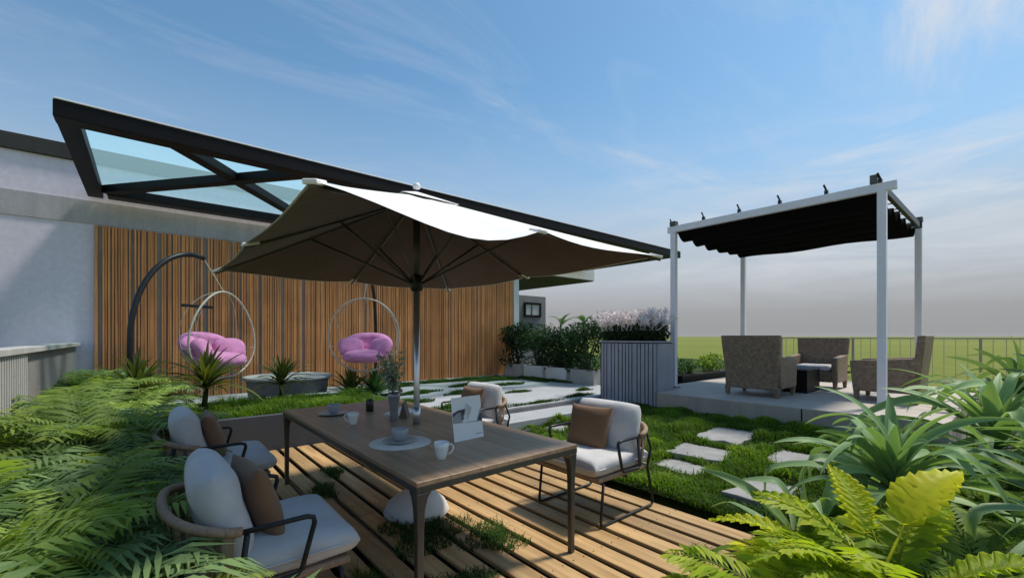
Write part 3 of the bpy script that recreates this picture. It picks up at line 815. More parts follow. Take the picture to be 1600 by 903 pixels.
# hedge shrubs in pale boxes beyond the terrace
HED = [(8.55,7.15,'leafy dark shrub in a pale box nearest the slatted tall planter'), (8.6,8.1,'leafy dark shrub second from the slatted tall planter'), (8.65,9.05,'leafy dark shrub third from the slatted tall planter'), (8.7,10.0,'leafy dark shrub beside the white pilaster')]
for i, (x, y, lab) in enumerate(HED):
    rr = random.Random(40+i)
    cl = [(rr.uniform(-.28,.28), rr.uniform(-.42,.42), rr.uniform(.08,1.15), .30, .34, .28) for _ in range(14)]
    o = make_bush('shrub', M['hedge_dark'] if i % 2 else M['hedge'], 50+i, cl, 190, .10)
    place(o, (x, y, .62), 0, 1, lab, 'shrub', 'shrubs lined up past the terrace')
    mb = MB(); mb.box((-.24,-.38,0),(.24,.38,.36))
    p = mb.build('planter_box', M['stone'] if i in (0,3) else M['white_plaster'], bevel=.012, loc=(x, y, .3))
    mb = MB(); mb.box((-.20,-.34,.361),(.20,.34,.368)); mb.build('soil', M['soil'], p)
    tag(p, lab.replace('leafy dark shrub in a pale box', 'pale box holding the shrub').replace('leafy dark shrub', 'low white box holding the shrub'), 'planter', 'low boxes past the terrace')
for i, (x, y, s, lab) in enumerate([(9.7,9.15,1.32,'young banana plant standing above the shrubs nearer the annex'), (10.0,8.5,1.38,'young banana plant standing above the shrubs nearer the slatted planter')]):
    rr = random.Random(60+i); mb = MB(); mb.tube([(0,0,0),(.02,0,.6),(0,.02,1.25)], [.05,.04,.025], 8, tint=.3)
    for k in range(4): broad_leaf(mb, (0,0,1.2), k*2.4+i, .06, .34, .12, R(rr.uniform(30,80)), R(rr.uniform(-40,20)), rr.uniform(.1,.4), rr, lob=.05)
    o = mb.build('banana_plant', M['fern_blue'], smooth=True); place(o, (x, y, .22), 0, s, lab, 'plant', 'banana plants behind the shrubs')
o = make_bush('pale_shrub', M['bright_shrub'], 66, [(0,0,.5,.5,.5,.4),(.3,.5,.5,.45,.45,.4),(-.1,-.5,.45,.4,.45,.35),(.2,.1,.85,.35,.4,.3)], 260, .09); place(o, (11.2,8.2,.2), 0, 1.0, 'pale yellow green shrub on the lawn behind the boxed shrubs', 'shrub')

# tall slatted planter with pink plumes
tp = empty('tall_planter', (6.99, 4.27, .16)); tag(tp, 'tall grey planter with upright slats beside the patio', 'planter')
mb = MB(); mb.box((.03,0,0),(.56,1.27,1.22)); mb.build('planter_body', M['slat_dark'], tp, bevel=.004)
mb = MB(); y = .0
while y < 1.24:
    wd = random.choice([.05,.07,.09]); wd = min(wd, 1.27-y)
    mb.box((-.005,y,0),(.029,y+wd,1.2)); y += wd+.022
mb.build('slats', M['slat_grey'], tp, bevel=.003, seg=1)
mb = MB(); mb.box((.03,-.022,0),(.56,-.002,1.2)); mb.build('side_panel', M['slat_grey'], tp, bevel=.003)
mb = MB()
for a, b_ in (((-.01,-.03,1.221),(.06,1.28,1.25)),((.5,-.03,1.221),(.57,1.28,1.25)),((.061,-.03,1.221),(.499,.03,1.25)),((.061,1.22,1.221),(.499,1.28,1.25))): mb.box(a, b_)
mb.build('rim', M['slat_grey'], tp, bevel=.003)
rr = random.Random(70); mb = MB()
leaf_cloud(mb, [(.28,.15+.2*k,.16,.24,.2,.22) for k in range(6)], 620, .09, rr)
pl = mb.build('pink_plume_plant', M['hedge_dark'], loc=(6.99,4.27,1.4)); tag(pl, 'dark foliage topped with feathery pink plumes in the tall slatted planter', 'plant')
mb = MB()
for k in range(190):
    x, y = rr.uniform(.02,.54), rr.uniform(.0,1.27); lx, ly = rr.gauss(0,.10), rr.gauss(0,.16); h = rr.uniform(.38,.62)
    b0 = Vector((x,y,.2)); tp_ = Vector((x+lx, y+ly, h))
    mb.tube([b0, b0.lerp(tp_,.6)+Vector((0,0,.03)), tp_], [.003,.003,.002], 4, tint=.3)
    for q in range(26):
        t = .35+.65*q/26; p = b0.lerp(tp_, t)
        d = Vector((rr.gauss(0,.6), rr.gauss(0,.6), .6)).normalized(); kite(mb, p, d, d.cross(Vector((rr.gauss(0,1),rr.gauss(0,1),1))).normalized(), rr.uniform(.05,.10), .02, .1, rr.uniform(.2,1))
mb.build('plumes', M['plume'], pl)

# black trough with shrubs past the pergola
mb = MB(); mb.box((-1.3,-.2,0),(1.3,.2,.42)); o = mb.build('black_trough', M['frame_black'], bevel=.01, loc=(10.3,5.05,.2)); tag(o, 'long black trough planter on the lawn past the patio', 'planter')
mb = MB(); mb.box((-1.26,-.16,.421),(1.26,.16,.428)); mb.build('soil', M['soil'], o)
o = make_strap('palm_shrub', M['hedge'], 71, 40, .5, .05, (10,88), (-60,50)); place(o, (9.75,5.08,.62), 0, .9, 'dark palm like shrub in the black trough', 'shrub')
o = make_bush('trough_shrub', M['bright_shrub'], 72, [(0,0,.22,.22,.2,.2),(.25,0,.2,.2,.2,.18),(-.2,.05,.18,.2,.18,.16)], 150, .08); place(o, (10.75,5.05,.62), 0, 1.15, 'yellow green bushy shrub in the black trough', 'shrub')
o = make_bush('trough_shrub', M['hedge'], 73, [(0,0,.18,.25,.2,.2),(.3,0,.15,.2,.2,.18)], 170, .07); place(o, (9.2,5.05,.62), 0, 1.1, 'low dark shrub in the black trough nearest the tall planter', 'shrub')

# strap leaved plants on the right
SA = make_strap('strap_plant', M['strap'], 81, 46, 1.0, .088, (5,88), (-75,15), 0, .25, .55)
SB = make_strap('strap_plant', M['strap'], 82, 42, 1.0, .08, (5,88), (-75,40), 0, .3, .5)
STR = [(SA,4.0,.58,.12,1.1,0.3,'large arching strap leaved plant in front of the front right pergola post'),
       (SB,5.6,.15,.12,1.32,1.2,'strap leaved plant beyond the big arching one at the right edge'),
       (SA,6.3,-.45,.15,1.4,2.1,'upright strap leaved plant farthest along the right edge'),
       (SB,3.95,-.3,.05,1.15,3.3,'strap leaved plant with drooping leaves at the right border'),
       (SA,5.2,.75,.15,.75,4.0,'smaller strap leaved plant against the patio edge'),
       (SB,8.4,.0,.2,1.35,5.0,'tall strap leaved plant past the patio corner')]
STR.append((make_strap('strap_plant', M['strap'], 83, 16, .85, .10, (15,88), (-70,60), 0, .1, .5),3.05,.86,.03,1.0,2.0,'low pale strap leaved clump at the right deck corner'))
us = set()
for P, x, y, z, s, rz, lab in STR:
    o = P
    if P in us: o = P.copy(); col.objects.link(o)
    us.add(P); place(o, (x, y, z), rz, s, lab, 'plant', 'strap leaved plants along the right border')
# ferny dark shrubs in between
FS = make_fern('feathery_shrub', M['fern'], 91, 34, .6, .10, 26, .018, (15,88), (-30,40))
for i, (x, y, s, lab) in enumerate([(5.3,-.75,1.1,'feathery green shrub low at the right border'), (5.0,-.25,1.15,'feathery green shrub below the strap leaves at the right edge'), (4.9,.25,.9,'feathery green shrub behind the big arching strap plant')]):
    o = FS if i == 0 else FS.copy()
    if i: col.objects.link(o)
    place(o, (x, y, .1), i*2, s, lab, 'shrub', 'feathery shrubs at the right border')
# near foreground: lime fern, yellow leaf plant
o = make_fern('lime_fern', M['lime'], 95, 18, .78, .19, 30, .038, (30,75), (-45,-10)); place(o, (2.35,.55,.05), .3, 1.22, 'lime green fern overhanging the near deck corner', 'fern')
o = make_fern('green_fern', M['fern'], 96, 18, .72, .18, 30, .034, (35,80), (-40,-5)); place(o, (3.25,.15,.05), 1.0, 1.15, 'mid green fern at the bottom right behind the lime fern', 'fern')
rr = random.Random(97); mb = MB()
for k in range(15):
    frond(mb, (0,0,0), k*2.39996+.4, .74*rr.uniform(.8,1.1), R(rr.uniform(45,82)), R(rr.uniform(-45,-5)), .15*rr.uniform(.85,1.15), 22, .050, rr.uniform(.25,.8), rr, .007, .25)
for az_, e0_, e1_, st_, ln_, wd_, t_ in ((75,48,-25,.30,.50,.20,.55),(115,40,-20,.34,.46,.20,.7),(-10,42,-15,.30,.52,.21,.6),(-60,45,-30,.28,.48,.2,.5),(40,62,5,.34,.40,.19,.75),(150,45,-25,.30,.5,.2,.45)):
    broad_leaf(mb, (0,0,0), R(az_), st_, ln_, wd_, R(e0_), R(e1_), t_, rr, n=44, mcols=9, lob=.42, lobes=11, ribs=.012)
yp = mb.build('golden_plant', M['lime']); place(yp, (2.75,.42,.12), 0, 1.15, 'yellow green plant with one glowing yellow leaf in the foreground', 'plant')
mb = MB(); broad_leaf(mb, (-.12,.08,0), R(-28), .46, .40, .25, R(58), R(2), .55, rr, lob=.10, lobes=9, ribs=.016); mb.build('yellow_leaf', M['yellow_leaf'], yp, smooth=True)

# ------------------------------------------------------------------ dining table
TX0, TX1, TY0, TY1 = 1.05, 2.28, 2.0, 4.85
tb = empty('dining_table', ((TX0+TX1)/2, (TY0+TY1)/2, 0)); tag(tb, 'long brown wooden dining table with dark metal legs under the parasol', 'table')
hx, hy = (TX1-TX0)/2, (TY1-TY0)/2
mb = MB(); nb = 6
for k in range(nb):
    mb.box((-hx+2*hx*k/nb+.0006,-hy,.725),(-hx+2*hx*(k+1)/nb-.0006,hy,.75), .35+.3*random.random())
mb.build('tabletop', M['tabletop'], tb, bevel=.0015, seg=1)
mb = MB()
for s in (-1,1):
    mb.box((s*hx-(.03 if s > 0 else 0),-hy,.69),(s*hx+(.03 if s < 0 else 0),hy,.7245))
    mb.box((-hx+.031,s*hy-(.03 if s > 0 else 0),.69),(hx-.031,s*hy+(.03 if s < 0 else 0),.7245))
mb.build('apron', M['table_steel'], tb, bevel=.003)
for sx in (-1,1):
    for sy in (-1,1):
        mb = MB(); cxx, cyy = sx*(hx-.03), sy*(hy-.03); prof = [(0,.018,0),(.50,.021,0),(.60,.025,.0),(.66,.034,.006),(.689,.046,.016)]
        vs = []
        for z_, h_, o_ in prof:
            for a_, b_ in ((-1,-1),(1,-1),(1,1),(-1,1)): vs.append((cxx-sx*o_+a_*h_, cyy-sy*o_+b_*h_, z_))
        mb.add(vs, [(3,2,1,0),(16,17,18,19)]+[(4*i_+k,4*i_+(k+1)%4,4*i_+4+(k+1)%4,4*i_+4+k) for i_ in range(4) for k in range(4)])
        mb.build('leg', M['table_steel'], tb, bevel=.006)

# ------------------------------------------------------------------ parasol
UX, UY = 1.76, 3.35
um = empty('parasol', (UX, UY, 0)); tag(um, 'large square white parasol rising through the dining table', 'parasol')
HX, HY = 1.27, 1.54; ZT, ZC = 2.70, 2.11
mb = MB(); mb.tube([(0,0,.16),(0,0,1.9)], .026, 20); mb.build('pole', M['pole_grey'], um, smooth=True)
mb = MB(); mb.tube([(0,0,1.901),(0,0,2.70)], .03, 16); mb.build('upper_pole', M['table_steel'], um, smooth=True)
mb = MB(); mb.lathe([(.034,.751),(.034,.90),(.027,.90)], 20); mb.build('table_sleeve', M['pole_grey'], um, smooth=True)
mb = MB(); mb.lathe([(.265,.0),(.275,.02),(.24,.09),(.17,.15),(.09,.19),(.05,.20),(.045,.26),(.027,.26)], 40); mb.build('base', M['umb_base'], um, smooth=True)
mb = MB(); mb.lathe([(.03,1.88),(.05,1.89),(.055,1.93),(.055,1.99),(.04,2.02),(.03,2.02)], 20); mb.build('hub', M['steel_black'], um, smooth=True)
tips = []
for k in range(8):
    cxs = [(-1,-1),(0,-1),(1,-1),(1,0),(1,1),(0,1),(-1,1),(-1,0)][k]
    tips.append(Vector((cxs[0]*HX, cxs[1]*HY, ZC)))
def canopy_mesh(dz, s0=.0, s1=1.0, shrink=0.0):
    mb = MB()
    for k in range(8):
        A_, B_ = tips[k], tips[(k+1) % 8]; corner_first = (k % 2 == 0)
        rows = []
        for i in range(15):
            s = s0+(s1-s0)*i/14; row = []
            for j in range(11):
                w_ = j/10; E = A_.lerp(B_, w_)
                ww = w_ if corner_first else 1-w_          # 0 at corner, 1 at mid rib
                dr = {0:.11,1:.03,6:.006,7:.006}.get(k,.03)
                bulge = math.sin(math.pi*ww**1.5)
                pull = 1-.02*math.sin(math.pi*w_)*s
                x = E.x*s*pull; y = E.y*s*pull
                z = ZT+(E.z-ZT)*(1-(1-s)**1.05) - dr*bulge*s**1.6 + dz
                row.append((x, y, z))
            rows.append(row)
        mb.grid(rows)
    return mb
def weld(o):
    bm = bmesh.new(); bm.from_mesh(o.data); bmesh.ops.remove_doubles(bm, verts=bm.verts, dist=1e-4); bmesh.ops.recalc_face_normals(bm, faces=bm.faces); bm.to_mesh(o.data); bm.free(); return o
top = weld(canopy_mesh(.004).build('canopy', M['parasol_top'], um, smooth=True))
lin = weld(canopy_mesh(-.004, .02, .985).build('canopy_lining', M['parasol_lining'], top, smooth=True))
mb = MB(); c_ = .26
mb.add([(-c_,-c_,ZT-.085),(c_,-c_,ZT-.085),(c_,c_,ZT-.085),(-c_,c_,ZT-.085),(0,0,ZT+.035)], [(0,1,4),(1,2,4),(2,3,4),(3,0,4)]); mb.build('vent_cap', M['parasol_top'], top)
mb = MB(); mb.lathe([(.001,ZT+.05),(.03,ZT+.06),(.034,ZT+.085),(.02,ZT+.105),(.001,ZT+.11)], 16); mb.build('finial', M['alu_white'], um, smooth=True)
for k in range(8):
    a = Vector((0,0,ZT-.045)); t_ = tips[k]+Vector((0,0,-.02)); pts = []
    for i in range(9):
        s = i/8; pts.append((t_.x*s, t_.y*s, (ZT-.03)+(ZC-.022-(ZT-.03))*(1-(1-s)**1.05)))
    mb = MB(); mb.tube(pts, .0105, 8); rb = mb.build('rib', M['table_steel'], um, smooth=True)
    q = Vector(pts[4]); mb = MB(); d = Vector((t_.x, t_.y, 0)).normalized(); mb.tube([(d.x*.05,d.y*.05,1.95), q+Vector((0,0,-.006))], .010, 8); mb.build('strut', M['table_steel'], rb, smooth=True)
    mb = MB(); e = tips[k]; dd = Vector((e.x,e.y,0)).normalized(); mb.bar(e*1.0-dd*.09+Vector((0,0,.022)), e+dd*.012+Vector((0,0,-.006)), .06, .022); mb.build('rib_pocket', M['parasol_top'], rb, bevel=.006)

# ------------------------------------------------------------------ lounge armchairs
def pillow(w_, h_, t_, n=14, pinch=.07, p=4.0, seed=0, bow=0, rnd=0.0):
    rr = random.Random(seed); rows = {1:[], -1:[]}; mb = MB()
    ph = [rr.uniform(0,6) for _ in range(4)]
    for sg in (1,-1):
        P = []
        for i in range(n+1):
            row = []
            for j in range(n+1):
                u = 2*i/n-1; v = 2*j/n-1
                u_ = math.sin(u*math.pi/2); v_ = math.sin(v*math.pi/2)
                th = (max(0,1-abs(u_)**p)*max(0,1-abs(v_)**p))**.5
                x = w_/2*u_*(1-pinch*(1-abs(v_)**2)*abs(u_)); y = h_/2*v_*(1-pinch*(1-abs(u_)**2)*abs(v_))
                x *= 1-rnd*v_**4; y *= 1-rnd*u_**4
                z = sg*t_/2*th*(1+.06*math.sin(5*u+ph[0])*math.sin(4*v+ph[1])+.035*math.sin(9*u-5*v+ph[2])+.02*math.sin(14*u*v+9*v+ph[3]))+bow*u_*u_
                row.append((x,y,z))
            P.append(row)
        mb.grid(P if sg > 0 else [r_[::-1] for r_ in P])
    return mb
def rounded_cushion(w_, d_, t_, n=10, seed=0):
    return pillow(w_, d_, t_, 18, .012, 14, seed)
def xf(mb, M_):
    mb.v = [tuple(M_ @ Vector(p)) for p in mb.v]; return mb

def make_lounge():
    root = empty('lounge_chair')
    for s in (-1,1):
        mb = MB(); y = s*.345
        mb.tube([(-.27,s*.355,.67),(-.33,s*.36,.52),(-.30,y,.36),(-.39,y,.05),(-.37,y,.015),(-.33,y,.012),(.30,y,.012),(.335,y,.018),(.34,y,.05),(.31,y,.34)], .0115, 8)
        mb.build('side_frame', M['steel_black'], root, smooth=True)
        mb = MB(); y = s*.385
        mb.tube([(-.12,y,.655),(.14,y,.655),(.17,y,.645),(.175,y,.62),(.12,y,.42),(.10,y,.40),(-.10,y,.395),(-.13,y,.41),(-.10,y,.64)], .0125, 8)
        mb.build('armrest', M['steel_black'], root, smooth=True)
    mb = MB(); mb.tube([(.31,-.345,.335),(.31,.345,.335)], .011, 8); mb.tube([(-.31,-.345,.345),(-.31,.345,.345)], .011, 8); mb.tube([(0,-.345,.335),(0,.345,.335)], .011, 8)
    mb.build('cross_rails', M['steel_black'], root, smooth=True)
    # U shaped rope rail
    rail = []; low = []
    for i in range(25):
        a = math.pi*(i/24)-math.pi/2
        c, s = math.cos(a), math.sin(a)
        rail.append((-.12-.26*abs(c)**.8, .39*(1 if s >= 0 else -1)*abs(s)**.75, .66+.07*c))
        low.append((-.12-.18*abs(c)**.8, .35*(1 if s >= 0 else -1)*abs(s)**.75, .37))
    mb = MB(); mb.tube(rail, .021, 10); mb.build('back_rail', M['rope'], root, smooth=True)
    mb = MB()
    for i in range(1,24,2):
        a = Vector(rail[i]); b_ = Vector(low[i]); dd = (Vector(rail[i+1])-Vector(rail[i-1])).normalized()
        rows = []
        for q in range(6):
            t = q/5; p = a.lerp(b_, t); nrm = Vector((p.x,p.y,0)).normalized()
            p = p + nrm*(.02*math.sin(math.pi*t)); wv = .022-.006*t
            rows.append([p-dd*wv, p+dd*wv])
        mb.grid(rows, random.random()); 
        rows2 = [[Vector(r_[0])-Vector((p.x,p.y,0)).normalized()*.006, Vector(r_[1])-Vector((p.x,p.y,0)).normalized()*.006] for r_ in rows]
        mb.grid(rows2, random.random())
    mb.build('rope_back', M['rope'], root)
    mb = MB(); mb.box((-.33,-.345,.35),(.36,.345,.385), .6); mb.build('seat_board', M['rope'], root, bevel=.01)
    mb = rounded_cushion(.74, .70, .15, seed=3); xf(mb, Matrix.Translation((.04,0,.455))); weld(mb.build('seat_cushion', M['cushion'], root, smooth=True, subsurf=1))
    seat_c = [o_ for o_ in bpy.data.objects if o_.parent == root and o_.name.startswith('seat_cushion')][0]
    mb = MB(); mb.tube([(.04+.372*math.copysign(abs(math.cos(a))**.16, math.cos(a)), .352*math.copysign(abs(math.sin(a))**.16, math.sin(a)), .455) for a in [2*math.pi*(k+.5)/64 for k in range(64)]], .005, 6, closed=True); mb.build('piping', M['cushion'], seat_c, smooth=True)
    mb = pillow(.46, .68, .20, 20, .0, 5.0, 4, rnd=.06); xf(mb, Matrix.Translation((-.17,0,.685)) @ Matrix.Rotation(R(-104),4,'Y')); weld(mb.build('back_cushion', M['cushion'], root, smooth=True, subsurf=1))
    return root
ch = make_lounge()
CH = [(.43,2.55,0,'nearest left armchair with white cushions and a brown pillow'), (.42,4.36,0,'farther left armchair with white cushions beside the raised planter'),
      (3.04,2.47,math.pi,'right armchair with white cushions on the lit deck edge'), (3.04,4.40,math.pi,'armchair half hidden behind the standing card')]
PL = [None]*4
for i, (x, y, rz, lab) in enumerate(CH):
    o = ch if i == 0 else copy_tree(ch)
    o.location = (x, y, .002); o.rotation_euler.z = rz; tag(o, lab, 'armchair', 'rope back armchairs around the dining table')
PLAB = ['brown throw pillow on the nearest left armchair', 'brown throw pillow on the farther left armchair', 'brown throw pillow on the right armchair', 'brown throw pillow on the half hidden armchair']
base_p = None
for i, (x, y, rz, lab) in enumerate(CH):
    if base_p is None:
        mb = pillow(.40, .42, .13, 14, .07, 3.5, 9); base_p = weld(mb.build('throw_pillow', M['cushion_brown'], smooth=True, subsurf=1)); o = base_p
    else:
        o = base_p.copy(); col.objects.link(o)
    sg = 1 if rz == 0 else -1
    yo = [-.02,-.02,.06,.0][i]
    o.matrix_world = Matrix.Translation((x+sg*.0, y+yo, .002+.68)) @ Matrix.Rotation(rz+R([6,-5,8,0][i]),4,'Z') @ Matrix.Rotation(R(-107),4,'Y')
    tag(o, PLAB[i], 'pillow', 'brown pillows on the rope armchairs')

# ------------------------------------------------------------------ table things
TZ = .7502
def lathe_thing(name, mat, prof, loc, label, cat, group=None, n=32):
    mb = MB(); mb.lathe(prof, n); o = mb.build(name, mat, smooth=True, loc=loc); return tag(o, label, cat, group)
def edge_auto(o):
    m = o.modifiers.new('bevel','BEVEL'); m.width = .0012; m.segments = 2; m.limit_method = 'ANGLE'; m.angle_limit = R(35)
pm = lathe_thing('placemat', M['placemat'], [(.21,0),(.213,.002),(.21,.004),(.001,.004)], (1.36,2.83,TZ), 'round cream placemat in the middle of the table', 'placemat'); edge_auto(pm)
sau = lathe_thing('saucer', M['china_grey'], [(.05,0),(.06,.004),(.115,.014),(.118,.017),(.113,.018),(.055,.009),(.001,.009)], (1.36,2.84,TZ+.0045), 'grey saucer on the cream placemat', 'saucer')
CUP = [(.03,0),(.034,.004),(.05,.025),(.058,.06),(.060,.085),(.057,.085),(.054,.06),(.046,.028),(.03,.012),(.001,.012)]
cu = lathe_thing('cup', M['china_grey'], CUP, (1.36,2.84,TZ+.014), 'grey cup on the saucer of the cream placemat', 'cup', 'grey cups on the table')
s2 = sau.copy(); col.objects.link(s2); s2.location = (1.36,4.28,TZ); s2.scale = (1.15,1.15,1); tag(s2, 'grey saucer at the far left of the table', 'saucer')
c2 = cu.copy(); col.objects.link(c2); c2.location = (1.37,4.29,TZ+.010); tag(c2, 'grey cup at the far left of the table', 'cup', 'grey cups on the table')
def white_cup(loc, rz, lab):
    o = lathe_thing('white_cup', M['china'], [(.022,0),(.026,.004),(.034,.03),(.044,.075),(.047,.105),(.0445,.105),(.041,.075),(.031,.032),(.02,.012),(.001,.012)], loc, lab, 'cup', 'white cups on the table')
    mb = MB(); mb.tube([(.041,0,.09),(.06,0,.092),(.073,0,.075),(.066,0,.05),(.050,0,.034),(.036,0,.03)], .005, 8); mb.build('handle', M['china'], o, smooth=True)
    o.rotation_euler.z = rz; return o
white_cup((1.37,2.29,TZ), R(-35), 'white cup with a handle at the near end of the table')
white_cup((1.33,3.66,TZ), R(150), 'white cup halfway along the left table edge')
va = lathe_thing('vase', M['vase'], [(.035,0),(.038,.005),(.036,.06),(.04,.13),(.052,.21),(.058,.25),(.054,.25),(.048,.21),(.036,.13),(.001,.12)], (1.67,3.60,TZ), 'grey metal vase holding silvery twigs', 'vase')
rr = random.Random(110); mb = MB(); sb = MB()
for k in range(13):
    az = rr.uniform(0,6.28); lean = rr.uniform(.05,.17); h = rr.uniform(.20,.40)
    if k < 4: az = R(200)+rr.uniform(-.7,.7); lean = rr.uniform(.1,.2)
    p0 = Vector((0,0,-.08)); p1 = Vector((math.cos(az)*lean*.3, math.sin(az)*lean*.3, h*.5)); p2 = Vector((math.cos(az)*lean, math.sin(az)*lean, h))
    sb.tube([p0, p1*.5+Vector((0,0,.0)), p1, p2], [.003,.003,.0025,.0015], 5)
    for q in range(60):
        t = rr.random()*.95+.05; p = p1.lerp(p2, t)
        if rr.random() < .3: p = (p1*.5).lerp(p1, rr.random())
        d = Vector((rr.gauss(0,1), rr.gauss(0,1), rr.gauss(.4,.5))).normalized(); p = p+Vector((rr.gauss(0,.012),rr.gauss(0,.012),rr.gauss(0,.01))); l_ = rr.uniform(.022,.045)
        kite(mb, p, d, d.cross(Vector((rr.gauss(0,1),rr.gauss(0,1),rr.gauss(0,1)))).normalized(), l_, l_*.6, .1, rr.random())
eu = mb.build('twig_bouquet', M['euca'], loc=(1.67,3.60,TZ+.22)); tag(eu, 'silvery green leafy twigs standing in the grey vase', 'bouquet'); sb.build('stems', M['bark'], eu)
lathe_thing('candle_jar', M['candle'], [(.035,0),(.038,.004),(.038,.115),(.033,.12),(.001,.112)], (1.70,4.22,TZ), 'small black candle jar at the far end of the table', 'candle')
# standing card with a grey abstract picture (flat printed card with a back stay)
cd = empty('standing_card', (1.79, 2.60, TZ)); tag(cd, 'white card with a grey picture standing upright on the table', 'card')
cd.rotation_euler.z = R(4)
tl = Matrix.Rotation(R(-8),4,'X')
def cardpart(poly, y0, y1, name, mat):
    mb = MB(); n = len(poly)
    vs = [(x,y0,z) for x,z in poly]+[(x,y1,z) for x,z in poly]
    mb.add(vs, [tuple(range(n)), tuple(range(n,2*n))[::-1]]+[(i,(i+1)%n,n+(i+1)%n,n+i)[::-1] for i in range(n)]); xf(mb, tl); return mb.build(name, mat, cd)
cardpart([(-.135,0),(.135,0),(.135,.31),(-.135,.31)], 0, .003, 'card_face', M['paper'])
cardpart([(-.132,.13),(.132,.115),(.132,.225),(.10,.17),(.08,.125),(-.05,.128),(-.02,.20),(-.04,.215),(-.10,.20),(-.132,.19)][::-1][::-1], -.0012, -.0004, 'printed_picture', M['card_grey'])
cardpart([(-.132,.2),(-.08,.218),(-.015,.222),(-.03,.19),(-.045,.165),(-.03,.15),(-.06,.148),(-.055,.17),(-.06,.205),(-.10,.195),(-.132,.17)], -.0022, -.0014, 'printed_dark_shape', M['card_dark'])  # dark curved shapes of the printed picture
cardpart([(.09,.125),(.132,.122),(.132,.19),(.11,.165)], -.0022, -.0014, 'printed_dark_shape', M['card_dark'])
cardpart([(.06,.028),(.125,.030),(.128,.036),(.06,.033)], -.0015, -.0005, 'printed_line', M['card_grey'])
mb = MB(); mb.bar((0,.012,.25),(0,.115,.002),.08,.003,(1,0,0)); mb.build('back_stay', M['paper'], cd)
# folded napkin and brown tent card behind the vase
mb = MB(); mb.add([(-.14,-.09,0),(.14,-.09,0),(.14,.09,0),(-.14,.09,0),(-.13,-.05,.012),(.10,-.07,.03),(.13,.06,.055),(-.09,.08,.02)], [(3,2,1,0),(4,5,6,7),(0,1,5,4),(1,2,6,5),(2,3,7,6),(3,0,4,7)]); o = mb.build('napkin', M['paper'], bevel=.004, loc=(1.88,3.92,TZ)); o.rotation_euler.z = .4; tag(o, 'folded white napkin behind the vase', 'napkin')
mb = MB(); mb.add([(-.06,-.04,0),(.06,-.04,0),(.06,.04,0),(-.06,.04,0),(-.07,0,.15),(.07,0,.15)], [(0,1,5,4),(3,4,5,2),(0,4,3),(1,2,5),(0,3,2,1)]); o = mb.build('tent_card', M['brown_card'], loc=(1.82,3.70,TZ)); o.rotation_euler.z = .9; tag(o, 'small brown tent card beside the vase', 'card')

